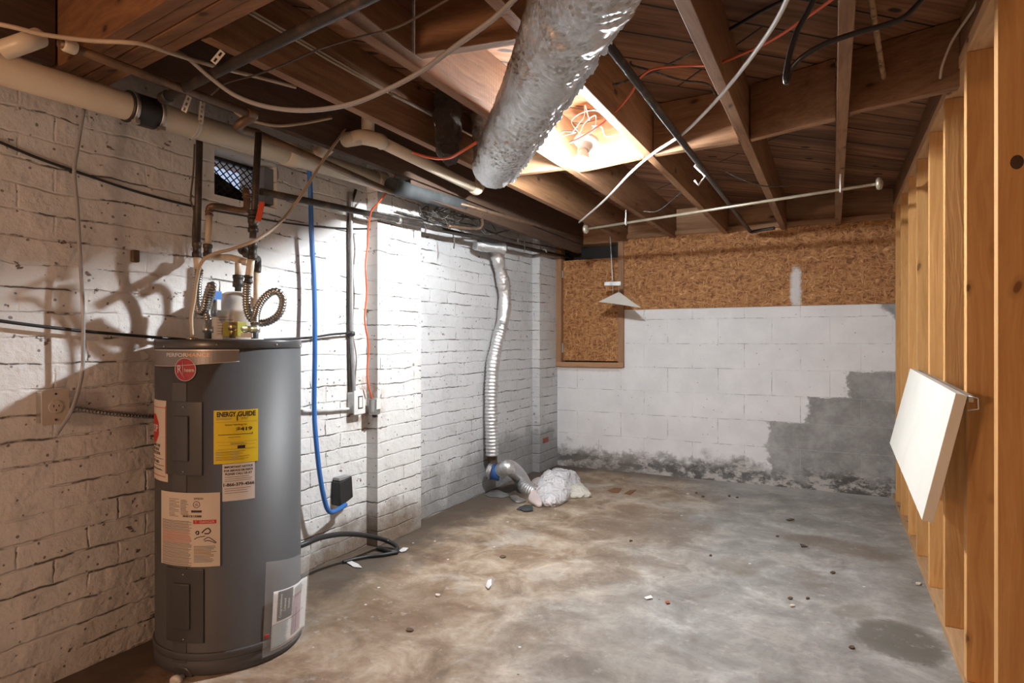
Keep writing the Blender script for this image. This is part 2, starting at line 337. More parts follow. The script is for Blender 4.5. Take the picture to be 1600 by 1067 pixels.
M['rust'] = plain('rusty_pipe', (.11, .075, .05), .8, .2, .6, 25, .8, (.2, .13, .08))
M['barebrick'] = plain('bare_red_brick', (.30, .09, .055), .8, 0, .3, 20, .4)
def mat_sack(name, col):
    g = G(name); v = g.co(); w = g.warp(v, 6, .12, 2)
    h = g.m_('ABSOLUTE', g.m_('SUBTRACT', g.noise(g.map(w, (1, 1, 1.4)), 7, 3, .55), .5))
    h2 = g.m_('ABSOLUTE', g.m_('SUBTRACT', g.noise(w, 19, 3, .6), .5))
    return g.out(col, .5, 0, g.bump(g.m_('SUBTRACT', 1, g.m_('ADD', g.m_('MULTIPLY', h, 2.0), g.m_('MULTIPLY', h2, .6))), .9, .05))
M['bag'] = mat_sack('white_woven_sack', (.74, .73, .76)); M['bagyellow'] = mat_sack('yellowed_sack', (.69, .68, .60))
M['porcelain'] = plain('porcelain', (.78, .76, .74), .25, 0, .05, 5, 0)
def mat_clear():
    g = G('clear_plastic_film'); return g.out((.92, .93, .94), .12, 0, g.bump(g.noise(g.co(), 25, 3), .4, .004), Transmission_Weight=.0, Alpha=.09, Specular_IOR_Level=.8)
M['film'] = mat_clear()
def mat_glow():
    g = G('lit_bulb'); return g.out((1, 1, 1), .4, 0, None, Emission_Color=(.93, .975, 1.0), Emission_Strength=1.0)
M['glow'] = mat_glow()
# ------------------------------------------------------------------ mesh helpers
ORG = {}
def tag(o, label=None, cat=None, group=None, kind=None):
    if label: o['label'] = label
    if cat: o['category'] = cat
    if group: o['group'] = group
    if kind: o['kind'] = kind
def thing(name, label, cat, loc, group=None):
    o = bpy.data.objects.new(name, None); C.objects.link(o); o.empty_display_size = .05
    o.location = loc; ORG[o] = Vector(loc); tag(o, label, cat, group); return o
def catmull(pts, n=8):
    pts = [Vector(p) for p in pts]
    if len(pts) < 3: return pts
    q = [pts[0]*2-pts[1]]+pts+[pts[-1]*2-pts[-2]]; out = []
    for i in range(1, len(q)-2):
        for k in range(n):
            t = k/n; a, b, c, d = q[i-1], q[i], q[i+1], q[i+2]
            out.append(.5*((2*b)+(c-a)*t+(2*a-5*b+4*c-d)*t*t+(3*b-a-3*c+d)*t**3))
    out.append(pts[-1]); return out
def resample(pts, step):
    out = [pts[0]]; L = [0]
    for i in range(1, len(pts)): L.append(L[-1]+(pts[i]-pts[i-1]).length)
    n = max(1, int(L[-1]/step)); j = 0
    for k in range(1, n+1):
        d = L[-1]*k/n
        while j < len(L)-2 and L[j+1] < d: j += 1
        f = (d-L[j])/max(1e-9, L[j+1]-L[j]); out.append(pts[j].lerp(pts[j+1], min(1, f)))
    return out
class MB:
    def __init__(s): s.v = []; s.f = []; s.sm = []
    def add(s, vs, fs, smooth=False):
        b = len(s.v); s.v += [Vector(x) for x in vs]; s.f += [tuple(i+b for i in f) for f in fs]; s.sm += [smooth]*len(fs); return s
    def box(s, lo, hi, mat=None):
        x0, y0, z0 = lo; x1, y1, z1 = hi
        v = [Vector((x, y, z)) for z in (z0, z1) for y in (y0, y1) for x in (x0, x1)]
        if mat is not None: v = [mat @ p for p in v]
        return s.add(v, [(0, 2, 3, 1), (4, 5, 7, 6), (0, 1, 5, 4), (2, 6, 7, 3), (0, 4, 6, 2), (1, 3, 7, 5)])
    def hexa(s, v):   # 8 points: bottom 4 ccw, top 4 ccw
        return s.add(v, [(3, 2, 1, 0), (4, 5, 6, 7), (0, 1, 5, 4), (1, 2, 6, 5), (2, 3, 7, 6), (3, 0, 4, 7)])
    def bar(s, p, q, w, h, up=Vector((0, 0, 1))):
        p, q = Vector(p), Vector(q); d = (q-p).normalized(); r = d.cross(up).normalized()*w/2; u = r.cross(d).normalized()*h/2
        return s.hexa([p-r-u, p+r-u, q+r-u, q-r-u, p-r+u, p+r+u, q+r+u, q-r+u])
    def tube(s, pts, r, seg=12, smooth=True, spline=True, n=8, step=None, rf=None, caps=True):
        pts = catmull(pts, n) if spline else [Vector(p) for p in pts]
        if step: pts = resample(pts, step)
        b = len(s.v); up = None; N = len(pts)
        for i, p in enumerate(pts):
            d = (pts[min(i+1, N-1)]-pts[max(i-1, 0)]).normalized()
            if up is None: up = d.orthogonal().normalized()
            up = (up-d*up.dot(d)).normalized(); w = d.cross(up)
            rr = rf(i, i/max(1, N-1)) if rf else r
            for k in range(seg):
                an = 2*math.pi*k/seg; s.v.append(p+(up*math.cos(an)+w*math.sin(an))*rr)
        for i in range(N-1):
            for k in range(seg):
                k2 = (k+1) % seg; s.f.append((b+i*seg+k, b+i*seg+k2, b+(i+1)*seg+k2, b+(i+1)*seg+k)); s.sm.append(smooth)
        if caps:
            s.f.append(tuple(b+k for k in reversed(range(seg)))); s.sm.append(False)
            s.f.append(tuple(b+(N-1)*seg+k for k in range(seg))); s.sm.append(False)
        return s
    def cyl(s, p, q, r, seg=20): return s.tube([p, q], r, seg, spline=False)
    def lathe(s, c, prof, seg=40, axis=None):   # prof list (r,h)
        b = len(s.v); c = Vector(c); q = Vector((0, 0, 1)).rotation_difference(Vector(axis)) if axis is not None else None
        for r, h in prof:
            for k in range(seg):
                a = 2*math.pi*k/seg; p = Vector((r*math.cos(a), r*math.sin(a), h))
                s.v.append(c+((q @ p) if q else p))
        for i in range(len(prof)-1):
            for k in range(seg):
                k2 = (k+1) % seg; s.f.append((b+i*seg+k, b+i*seg+k2, b+(i+1)*seg+k2, b+(i+1)*seg+k)); s.sm.append(True)
        s.f.append(tuple(b+k for k in reversed(range(seg)))); s.sm.append(False)
        s.f.append(tuple(b+(len(prof)-1)*seg+k for k in range(seg))); s.sm.append(False)
        return s
    def ball(s, c, r, sq=(1, 1, 1), n=16):
        c = Vector(c); prof = []
        b = len(s.v)
        for i in range(n+1):
            a = math.pi*i/n
            for k in range(n*2):
                t = math.pi*k/n; s.v.append(c+Vector((r*sq[0]*math.sin(a)*math.cos(t), r*sq[1]*math.sin(a)*math.sin(t), -r*sq[2]*math.cos(a))))
        m = n*2
        for i in range(n):
            for k in range(m):
                k2 = (k+1) % m; s.f.append((b+i*m+k, b+i*m+k2, b+(i+1)*m+k2, b+(i+1)*m+k)); s.sm.append(True)
        return s
    def build(s, name, mat, parent=None, label=None, cat=None, group=None, kind=None, bevel=0, origin=None):
        me = bpy.data.meshes.new(name)
        if parent is not None: org = ORG[parent]
        elif origin is not None: org = Vector(origin)
        else:
            lo = [min(p[i] for p in s.v) for i in range(3)]; hi = [max(p[i] for p in s.v) for i in range(3)]
            org = Vector(((lo[0]+hi[0])/2, (lo[1]+hi[1])/2, lo[2]))
        me.from_pydata([p-org for p in s.v], [], s.f); me.materials.append(M[mat] if isinstance(mat, str) else mat)
        for p, sm in zip(me.polygons, s.sm): p.use_smooth = sm
        me.validate(); me.update()
        o = bpy.data.objects.new(name, me); C.objects.link(o); ORG[o] = org
        if parent is not None: o.parent = parent
        else: o.location = org
        if bevel:
            b = o.modifiers.new('bevel', 'BEVEL'); b.width = bevel; b.segments = 2; b.limit_method = 'ANGLE'
        tag(o, label, cat, group, kind); return o
# ------------------------------------------------------------------ the room
ZJ, ZC = 1.996, 2.235
AL = -2.30; SB = 5.285; AR = .382
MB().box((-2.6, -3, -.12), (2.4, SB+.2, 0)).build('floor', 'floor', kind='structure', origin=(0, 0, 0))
MB().box((-2.6, -3, ZC), (2.4, SB+.2, ZC+.03)).build('ceiling', 'planks', kind='structure', origin=(0, 0, 0))
w = MB()
HS0, HS1, HZ0, HZ1 = 1.76, 2.09, 1.745, 1.94       # vent opening
w.box((AL-.25, -3, 0), (AL, HS0, ZC)).box((AL-.25, HS1, 0), (AL, 2.72, ZC)).box((AL-.25, HS0, 0), (AL, HS1, HZ0)).box((AL-.25, HS0, HZ1), (AL, HS1, ZC))
w.box((AL-.25, 2.72, 0), (-2.224, 3.127, ZC)).box((AL-.25, 3.127, 0), (-2.315, 4.9, ZC)).box((AL-.25, 4.9, 0), (-2.245, SB, ZC))
w.build('wall_left', 'brick', kind='structure', origin=(0, 0, 0))
# back wall of blocks with the hatch opening
w = MB(); HA0, HA1 = -2.245, -1.657
w.box((-2.55, SB, 0), (2.0, SB+.2, .92)).box((HA1, SB, .92), (2.0, SB+.2, 2.0)).box((-2.55, SB, .92), (HA0-.001, SB+.2, 2.0))
w.build('wall_back', 'cmu', kind='structure', origin=(0, 0, 0))
MB().box((1.9, -3, 0), (2.0, SB, ZC)).build('wall_right', plain('plasterboard', (.5, .42, .33), .8), kind='structure', origin=(0, 0, 0))
MB().box((-2.31, SB-.002, 2.0), (2.0, SB+.2, ZC)).build('trim_1', 'rim', kind='structure', origin=(0, 0, 0))
# ------------------------------------------------------------------ framing overhead
def joist(a, s0, s1, label, z0=ZJ, w=.040, mat='joist', group='ceiling joists'):
    MB().box((a, s0, z0), (a+w, s1, ZC-.002)).build('ceiling_joist', mat, label=label, cat='joist', group=group, bevel=.002)
JL = [(-2.03, 'dark ceiling joist nearest the brick wall, above the cream drain pipe', ZJ),
      (-1.62, 'ceiling joist above the cream branch pipe, with a bright patch on its side', ZJ),
      (-1.205, 'ceiling joist just left of the bare bulb, over the left end of the rod', ZJ),
      (-.788, 'brightly lit ceiling joist just right of the bare bulb, crossed by the foil duct', ZJ),
      (-.361, 'rough-sawn ceiling joist right of the black conduit, crossed by the orange cable', ZJ),
      (.012, 'ceiling joist holding the right hook of the hanging rod', ZJ)]
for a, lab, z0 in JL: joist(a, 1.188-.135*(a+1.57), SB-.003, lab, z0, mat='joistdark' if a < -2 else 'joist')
joist(.386, -1.0, SB-.003, 'ceiling joist sitting on the top plate of the stud wall', 2.106, .038)
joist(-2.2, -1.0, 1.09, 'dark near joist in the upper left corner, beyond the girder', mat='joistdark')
g_ = thing('girder', 'triple-ply wooden girder crossing the upper left corner under the joists', 'beam', (-1.5, 1.12, ZJ-.01))
for k in range(4):
    f_ = lambda a, e: 1.016+k*.0415+e-.135*(a+1.57)
    zb_ = ZJ-.006+.003*(k % 2); aa, ab = -2.29, .36
    MB().hexa([Vector(p) for z_ in (zb_, ZC-.003) for p in ((aa, f_(aa, 0), z_), (ab, f_(ab, 0), z_), (ab, f_(ab, .038), z_), (aa, f_(aa, .038), z_))]).build('ply', 'beam', g_, bevel=.002)
def block(name, pa, pb, s, th, z0, z1, label, s2=None, mat='block'):
    s2 = s if s2 is None else s2
    MB().hexa([Vector(p) for p in ((pa, s, z0), (pb, s2, z0), (pb, s2+th, z0), (pa, s+th, z0), (pa, s, z1), (pb, s2, z1), (pb, s2+th, z1), (pa, s+th, z1))]).build(name, mat, label=label, cat='blocking', group='blocking between the joists', bevel=.002)
block('joist_blocking', -1.576, -1.209, 2.90, .04, ZJ+.002, ZC-.003, 'lit blocking board between the joists just left of the bulb, behind the foil duct', 2.91)
block('joist_blocking', -1.161, -.792, 2.99, .04, ZJ+.002, ZC-.003, 'glaring lit blocking board directly behind the bare bulb', 2.90)
block('joist_blocking', -.744, -.365, 2.89, .04, ZJ+.002, ZC-.003, 'blocking board right of the bulb, white lit below and dark above', 2.87)
block('joist_blocking', -.317, .008, 2.86, .04, ZJ+.002, ZC-.003, 'dark blocking board between the rough-sawn joist and the rod-hook joist', 2.74)
block('joist_blocking', .056, .385, 2.70, .04, ZJ+.004, ZC-.003, 'blocking board beside the stud wall with a cloth-covered cable entering its hole', 2.60)
block('joist_blocking', -1.161, -.792, 1.60, .04, ZJ+.03, ZC-.003, 'blocking board above and left of the foil duct, near side', 1.66)
# rim ledger and top of back wall
MB().box((-1.655, SB-.045, 2.012), (.37, SB-.004, 2.05)).build('nailer_board', 'framex', label='long thin nailer board along the top of the strand board', cat='board', bevel=.002)
# rough ledger lumber by the pipes
lg = [P(655, 283, a=-2.02), P(905, 386, a=-2.02)]
mb = MB(); q0, q1 = Vector((-2.02, 2.72, 1.955)), Vector((-2.02, SB-.02, 1.955))
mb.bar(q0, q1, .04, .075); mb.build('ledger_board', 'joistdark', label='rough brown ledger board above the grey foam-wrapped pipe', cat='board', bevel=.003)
# ------------------------------------------------------------------ stud wall
MB().box((AR, -1.0, 2.062), (AR+.089, SB-.006, 2.104)).build('top_plate', 'plate', label='long top plate board over the row of studs', cat='plate', bevel=.002)
MB().box((AR, -1.0, 0.0), (AR+.089, SB-.006, .036)).build('sole_plate', 'plate', label='dirty bottom plate under the row of studs', cat='plate', bevel=.002)
ss = [1.62, 2.03, 2.46, 2.90, 3.33, 3.79, 4.18, 4.63, 5.0]
ordn = ['stud just past the right frame edge', 'nearest stud, large knot at the right frame edge', 'second nearest stud, dark knots down its wide face', 'third nearest stud, behind the corner of the white shelf board', 'fourth nearest stud, behind the white shelf board',
        'fifth nearest stud, just above the far half of the white shelf board', 'sixth nearest stud, pale lit wood', 'second stud from the block wall', 'last stud against the block wall']
for s_, lb in zip(ss, ordn):
    MB().box((AR, s_, .037), (AR+.089, s_+.044, 2.061)).build('wall_stud', 'stud', label='pine wall '+lb, cat='stud', group='studs of the right wall', bevel=.0015)
near = [o for o in C.objects if o.get('label', '').startswith('pine wall nearest stud')][0]
kq = P(1589, 253, s=2.030); km = MB().ball(kq+Vector((0, .0015, 0)), .021, (.85, .12, 1.1)); km.build('knot', plain('dark_knot', (.055, .025, .012), .6, 0, .5, 60, .6), near, label='large dark knot')
# ------------------------------------------------------------------ strand board and hatch on the back wall
MB().box((HA1+.045, SB-.014, 1.405), (AR+.10, SB-.001, 2.012)).build('strand_board', 'osb', label='long orange-brown strand board above the block wall with a white spray mark', cat='board', origin=(0, 0, 0))
h = thing('wall_hatch', 'strand board hatch door in a pine frame, upper left of the back wall', 'hatch', ((HA0+HA1)/2, SB, .92))
def pz(x, y): return P(x, y, s=SB-.02)
zt = 1.865
MB().box((HA0, SB-.03, .925), (HA0+.05, SB+.06, 1.99)).build('jamb', 'frame', h, bevel=.002)
MB().box((HA1-.045+.04, SB-.03, .925), (HA1+.044, SB+.0, 2.01)).build('jamb', 'frame', h, bevel=.002)
MB().box((HA0, SB-.035, .905), (HA1+.044, SB+.06, .945)).build('sill', 'framex', h, bevel=.002)
dr = MB().box((HA0+.055, SB+.012, .957), (HA1-.018, SB+.027, zt)).build('door', 'osb', h)
MB().box((HA0+.05, SB-.012, 1.71), (HA0+.062, SB+.012, 1.775)).build('hinge', 'steel', h)
MB().box((HA0+.05, SB-.012, 1.03), (HA0+.064, SB+.012, 1.115)).build('hinge', 'steel', h)
MB().box((HA0-.02, SB+.19, .9), (HA1+.05, SB+.2, 2.0)).build('backing', 'dark', h)
# ------------------------------------------------------------------ bulb and its holder
L0 = BULB
lh = thing('light_fixture', 'bare lit bulb in a white porcelain holder hanging between two joists', 'light', (L0.x-.02, L0.y, 2.06))
ax = Vector((-.10, -.32, -.94)).normalized()
FS = 1.25
base = L0-ax*.052*FS
def sc_(pr): return [(a*FS, b*FS) for a, b in pr]
MB().lathe(base-ax*.045*FS, sc_([(.020, 0), (.046, .004), (.048, .016), (.040, .022), (.024, .026), (.022, .046)]), 32, axis=ax).build('lampholder', 'porcelain', lh)
MB().lathe(base-ax*.004*FS, sc_([(.012, 0), (.014, .012), (.021, .024), (.028, .040), (.0302, .050)]), 32, axis=ax).build('bulb_collar', 'porcelain', lh)
MB().lathe(base-ax*.004*FS, sc_([(.0300, .0502), (.0305, .056), (.029, .066), (.025, .075), (.018, .082), (.009, .0865), (.001, .0875)]), 32, axis=ax).build('bulb', 'glow', lh)
M['glow'].node_tree.nodes['Principled BSDF'].inputs['Emission Strength'].default_value = BULB_W
for pts in ([(905, 208), (893, 190), (905, 178), (925, 172), (940, 175)], [(905, 208), (915, 190), (930, 180), (930, 195), (922, 205)], [(900, 206), (880, 205), (868, 215), (872, 214), (900, 206)],
            [(895, 206), (905, 192), (913, 180), (914, 164), (921, 188)], [(925, 196), (940, 198), (946, 212), (962, 210), (978, 207)]):
    MB().tube([P(x, y, Z=2.72+.02*i) for i, (x, y) in enumerate(pts)], .0022, 6).build('wire', 'cablewhite' if pts[2][0] > 903 else 'wire', lh)
# ------------------------------------------------------------------ big foil duct
def duct_r(i, t): return .104-.008*t+.004*math.sin(i*1.9)*math.sin(i*.7)
m = MB(); dp = [(-.20, .88, 1.865), (-.493, 1.284, 1.872), (-.736, 1.63, 1.882), (-1.06, 2.06, 1.884), (-1.20, 2.26, 1.905), (-1.33, 2.45, 1.925), (-1.415, 2.57, 1.945), (-1.45, 2.63, 2.04), (-1.45, 2.63, 2.22)]
m.tube(dp, .1, 120, n=10, step=.0075, rf=lambda i, t: .104-.007*min(1, t*1.3)+.002*math.sin(i*.7)*math.sin(i*.26))
for i, p in enumerate(m.v):
    ps = Vector((p.x*.8+p.y*.3, p.y*1.3-p.x*.4, p.z)); q = Vector((ps.x*30, ps.y*52, ps.z*30))
    a_ = 1-2*abs(mnoise.noise(q)); b_ = 1-2*abs(mnoise.noise(q*2.3+Vector((4, 1, 7)))); c_ = 1-2*abs(mnoise.noise(q*5+Vector((1, 8, 2))))
    m.v[i] = p+mnoise.noise_vector(p*12)*.006+mnoise.noise_vector(p*3+Vector((9, 9, 9))).normalized()*(.0062*a_+.0042*b_+.0022*c_)
fd = m.build('air_duct', 'foil', label='large foil-wrapped round duct running under the joists left of the bulb', cat='duct')
def strip(mb, path, width, up, th=.002, rag=.0):
    q = catmull(path, 10)
    q = resample(q, .005); vs = []; n = len(q)
    for i, p in enumerate(q):
        d = (q[min(i+1, n-1)]-q[max(i-1, 0)]).normalized(); u = Vector(up); u = (u-d*u.dot(d)).normalized(); nn = d.cross(u)*th/2
        w1 = width*(1+rag*2*mnoise.noise(p*38))/2; w2 = width*(1+rag*(2.2*mnoise.noise(p*30+Vector((3, 3, 3)))+1.2*mnoise.noise(p*110)))/2
        vs += [p-u*w1-nn, p+u*w2-nn, p+u*w2+nn, p-u*w1+nn]
    fs = []
    for i in range(n-1):
        for k in range(4): fs.append((i*4+k, i*4+(k+1) % 4, (i+1)*4+(k+1) % 4, (i+1)*4+k))
    fs += [(3, 2, 1, 0), ((n-1)*4, (n-1)*4+1, (n-1)*4+2, (n-1)*4+3)]
    mb.add(vs, fs); return mb
# ragged foil seam flap along the duct's lower right side
sp = [Vector(p)+Vector((.058, .048, -.062)) for p in dp[0:7]]
strip(MB(), sp, .020, (.5, .35, -.8), .0025, .45).build('seam_flap', 'foil', fd, label='ragged torn foil seam')
# dusty foil wrapped boot left of the duct
m = MB().tube([(-1.475, 2.29, 1.915), (-1.49, 2.30, 1.96), (-1.50, 2.31, 2.06), (-1.49, 2.31, 2.225)], .05, 60, step=.006, rf=lambda i, t: .035+.022*min(1, t*4))
for i, p in enumerate(m.v):
    m.v[i] = p+mnoise.noise_vector(p*18)*.016+mnoise.noise_vector(p*55)*.008+mnoise.noise_vector(p*140)*.003
    m.v[i].x = max(m.v[i].x, -1.573)
m.build('duct_boot', 'foildark', label='dusty torn foil-wrapped boot hanging left of the big duct', cat='duct')
# ------------------------------------------------------------------ pipes along the brick wall
def ext(p, q, k): return p+(q-p)*k
A0, A1 = P(0, 107, a=-2.13), P(598, 284, a=-2.13)
dA = (A1-A0).normalized()
mp = thing('drain_pipe', 'large cream plastic drain pipe running along the top of the brick wall', 'pipe', A0)
MB().cyl(A0-dA*.9, A1, .046, 40).build('pipe_run', 'pvc', mp)
def along(px): # point on pipe axis at pixel x
    lo, hi = -.5, 1.2
    for _ in range(40):
        mid = (lo+hi)/2; q = A0.lerp(A1, mid); rel = (CO*q.x+SI*q.y)/(-SI*q.x+CO*q.y)*F+800
        if rel < px: lo = mid
        else: hi = mid
    return A0.lerp(A1, lo)
c0, c1 = along(196), along(247)
cp = MB().lathe(c0, [(.049, 0), (.0535, .004), (.0535, (c1-c0).length-.004), (.049, (c1-c0).length)], 40, axis=dA).build('rubber_coupling', 'rubber', mp)
for px in (203, 243):
    q = along(px); MB().lathe(q-dA*.007, [(.0536, 0), (.0555, .001), (.0555, .013), (.0536, .014)], 40, axis=dA).build('hose_clamp', 'steel', cp)
    MB().box(q+Vector((.02, -.008, -.062)), q+Vector((.045, .008, -.048))).build('clamp_screw', 'steel', cp)
for px in (452, 590):
    q = along(px); MB().lathe(q-dA*.03, [(.047, 0), (.0515, .003), (.0515, .075), (.047, .08)], 40, axis=dA).build('hub', 'pvc', mp)
# wye branch
b0, b1, b2, b3, b4 = along(486), P(520, 222, a=-2.04), P(565, 214, a=-1.93), P(590, 219, a=-1.88), P(738, 292, a=-1.86)
MB().tube([b0, b1, b2], .034, 24, spline=False).build('wye_branch', 'pvc', mp)
br = thing('branch_pipe', 'short cream branch pipe leaving the drain pipe below the joists', 'pipe', b3)
MB().tube([b1.lerp(b2, .7), b2, b3, b3.lerp(b4, .04)], .034, 24).build('elbow', 'pvc', br)
MB().cyl(b3, b4, .0285, 24).build('pipe_run', 'pvc', br)
MB().tube([b4, b4+(b4-b3).normalized()*.05, b4+(b4-b3).normalized()*.09+Vector((.0, 0, .05)), b4+(b4-b3).normalized()*.10+Vector((0, 0, .16))], .033, 24).build('elbow', 'pvc', br)
MB().cyl(P(575, 205, a=-1.92), P(575, 205, a=-1.92)+Vector((0, 0, .2)), .03, 24).build('riser', 'pvc', br)
# brown copper line above it
c_a, c_b = P(92, 66, z=1.955), P(386, 176, z=1.955)
m = MB().tube([c_a, c_b], .0135, 16, spline=False)
cl = m.build('copper_pipe', 'copper', label='brown copper pipe above the big cream drain pipe with a zigzag elbow', cat='pipe')
z1, z2 = P(372, 198, z=1.915), P(402, 208, a=-2.02)
MB().tube([c_b, c_b+Vector((0, .03, 0)), z1, z2], .0175, 16, spline=True, n=5).build('elbow', 'copper', cl)
MB().tube([z2, P(612, 300, a=-2.02)], .0145, 16, spline=False).build('pipe_run', 'copper', cl)
MB().lathe(P(98, 68, z=1.955), [(.016, 0), (.019, .004), (.019, .03), (.016, .034)], 20, axis=c_b-c_a).build('collar', 'pvc', cl)
m = MB().tube([P(5, 78, a=-2.03), P(40, 66, a=-1.98), P(62, 58, z=1.985)], .026, 20).build('stub_pipe', 'pvc', label='short cream pipe stub in the upper left corner', cat='pipe')
# foam wrapped continuation
f0, f1 = P(610, 289, a=-2.03), P(722, 321, a=-2.03)
fm = MB().tube([f0, f1], .041, 24, spline=False, step=.05, rf=lambda i, t: .041+.0015*math.sin(i*2.3))
fo = fm.build('foam_insulation', 'foam', label='short grey foam sleeve on the pipe under the joists', cat='insulation')
# pipe bundle beyond
for dy, a_, r_, nm, lb in ((0, -2.0, .013, 'copper_pipe', 'upper thin copper pipe past the grey foam sleeve'), (9, -2.07, .012, 'copper_pipe', 'lower thin copper pipe past the grey foam sleeve')):
    MB().tube([P(718, 318+dy, a=a_), P(955, 384+dy*.35, a=a_)], r_, 12, spline=False).build(nm, 'rust' if dy else 'copper', label=lb, cat='pipe', group=None)
MB().tube([P(752, 334, a=-2.0), P(753, 352, a=-2.03), P(742, 357, a=-2.06), P(700, 353, a=-2.1)], .010, 10).build('copper_branch', 'copper', label='small drooping copper branch under the thin copper pipes', cat='pipe')
MB().tube([P(752, 338, a=-2.12), P(900, 389, a=-2.1), P(955, 400, a=-2.1)], .012, 10, spline=False).build('dark_pipe', 'iron', label='dark pipe between the copper pipes and the long gas pipe', cat='pipe')
gp = MB().tube([P(408, 299, a=-2.17), P(560, 330, a=-2.17), P(905, 406, a=-2.17)], .0155, 14, spline=False).build('gas_pipe', 'iron', label='long black iron gas pipe running low along the brick wall', cat='pipe')
for x, y in ((623, 344), (851, 392)):
    q = P(x, y, a=-2.17); MB().lathe(q-Vector((0, .012, 0)), [(.016, 0), (.020, .003), (.020, .02), (.016, .024)], 16, axis=(0, 1, 0)).build('coupling', 'steel', gp)
# dusty wires tangle over the pilaster
tg = thing('wire_tangle', 'dusty tangle of old wires over the brick pilaster', 'wires', P(700, 340, a=-2.15))
rr = random.Random(3)
for k in range(16):
    x0, y0 = 640+rr.random()*70, 318+rr.random()*22
    pts = [P(x0+i*rr.uniform(6, 22), y0+i*rr.uniform(-3, 9)+rr.uniform(-7, 9), a=-2.17+rr.uniform(-.05, .06)) for i in range(5)]
    MB().tube(pts, .0028, 6).build('wire', 'wire', tg)
for pts in ([(650, 350), (700, 362), (760, 366), (800, 358)], [(620, 330), (680, 345), (740, 352), (790, 372)], [(590, 332), (640, 340), (700, 352)], [(760, 360), (800, 374), (860, 386), (905, 400)]):
    MB().tube([P(x, y, a=-2.2) for x, y in pts], .0055, 8).build('wire', 'wire', tg)
for x, y, L_ in ((708, 366, 22), (663, 350, 14), (818, 372, 22), (808, 352, 26)):
    MB().tube([P(x, y, a=-2.12), P(x+2, y+L_*.5, a=-2.12), P(x+1, y+L_, a=-2.12)], .004, 6).build('wire_end', 'wire', tg)
# iron pipe crossing under the girder
d0, d1 = P(258, 152, z=1.958), P(572, -2, z=1.955)
ip = MB().tube([d0, d1, d1+(d1-d0)*.8], .0155, 16, spline=False).build('iron_pipe', 'iron', label='dark iron pipe slanting across the upper left above the clear tube', cat='pipe')
MB().lathe(d0, [(.017, -.02), (.0205, -.014), (.0205, .02), (.017, .024)], 18, axis=d1-d0).build('collar', 'iron', ip)
# perforated straps
def perf(p, q, wd, nv, parent=None, **k):
    p, q = Vector(p), Vector(q); d = (q-p); L = d.length; d.normalize(); u = d.cross(Vector(nv)).normalized()*wd/2; nn = d.cross(u).normalized()*.0008
    n = max(2, int(L/.016)); m = MB()
    for i in range(n):   # frame around each hole
        a, b = p+d*(L*i/n), p+d*(L*(i+1)/n); h = L/n*.28; mid = (a+b)/2
        for lo, hi, u0, u1 in ((a, mid-d*h, -1, 1), (mid+d*h, b, -1, 1), (mid-d*h, mid+d*h, -1, -.38), (mid-d*h, mid+d*h, .38, 1)):
            m.hexa([lo+u*u0-nn, lo+u*u1-nn, hi+u*u1-nn, hi+u*u0-nn, lo+u*u0+nn, lo+u*u1+nn, hi+u*u1+nn, hi+u*u0+nn])
    return m.build('perforated_strap', 'strap', parent, **k)
q = along(300)
so = thing('pipe_strap', 'perforated metal hanger strap wrapped under the cream drain pipe', 'strap', q)
arc = [q+Vector((math.sin(t)*.0475, 0, -math.cos(t)*.0475)) for t in [math.radians(x) for x in range(-90, 95, 12)]]
for i in range(len(arc)-1): perf(arc[i], arc[i+1], .018, (arc[i]+arc[i+1])/2-q, so)
perf(q+Vector((.0475, 0, 0)), q+Vector((.0475, .01, .09)), .018, (1, -.6, 0), so)
perf(P(348, 80, z=1.99), P(333, 98, z=1.955), .018, (.3, -.8, -.4), label='white perforated strap piece above the slanting iron pipe', cat='strap')
perf(P(296, 150, a=-2.0), P(287, 174, a=-2.04), .018, (.7, -.6, 0), label='white perforated strap piece just above the drain pipe', cat='strap')
# ------------------------------------------------------------------ vent in the brick wall
v = thing('foundation_vent', 'foundation vent with diamond lattice set in the brick wall behind the drain pipe', 'vent', (AL, (HS0+HS1)/2, HZ0))
xv = AL-.11
m = MB(); sp_ = .036
def clipseg(p, d):
    t0, t1 = -9, 9
    for i, (lo, hi) in enumerate(((HS0+.01, HS1-.01), (HZ0+.01, HZ1-.01))):
        a, b = (lo-p[i])/d[i], (hi-p[i])/d[i]; a, b = min(a, b), max(a, b); t0, t1 = max(t0, a), min(t1, b)
    return t0, t1
for sg in (1, -1):
    for k in range(-14, 15):
        p = ((HS0+HS1)/2+k*sp_, (HZ0+HZ1)/2); d = (.75, sg*.66); t0, t1 = clipseg(p, d)
        if t1-t0 > .02:
            m.bar((xv, p[0]+d[0]*t0, p[1]+d[1]*t0), (xv, p[0]+d[0]*t1, p[1]+d[1]*t1), .003, .006, Vector((1, 0, 0)))
m.build('lattice', 'lattice', v)
m = MB()
for lo, hi in (((HS0, HZ0), (HS1, HZ0+.014)), ((HS0, HZ1-.014), (HS1, HZ1)), ((HS0, HZ0), (HS0+.014, HZ1)), ((HS1-.014, HZ0), (HS1, HZ1))):
    m.box((xv-.01, lo[0], lo[1]), (xv+.012, hi[0], hi[1]))
m.build('vent_frame', 'lattice', v)
MB().hexa([Vector((x_, y_, z_)) for x_ in (xv-.008, xv-.004) for y_, z_ in ((HS0+.012, HZ0+.01), (HS1-.012, HZ0+.01), (HS1-.11, HZ0+.075), (HS0+.012, HZ1-.04))]).build('debris_screen', 'dark', v, label='clogged dark lower corner')
MB().box((AL-.10, HS1-.055, HZ0+.02), (AL-.02, HS1-.002, HZ1-.01)).build('side_block', plain('blue_grey_block', (.16, .18, .21), .8), v)
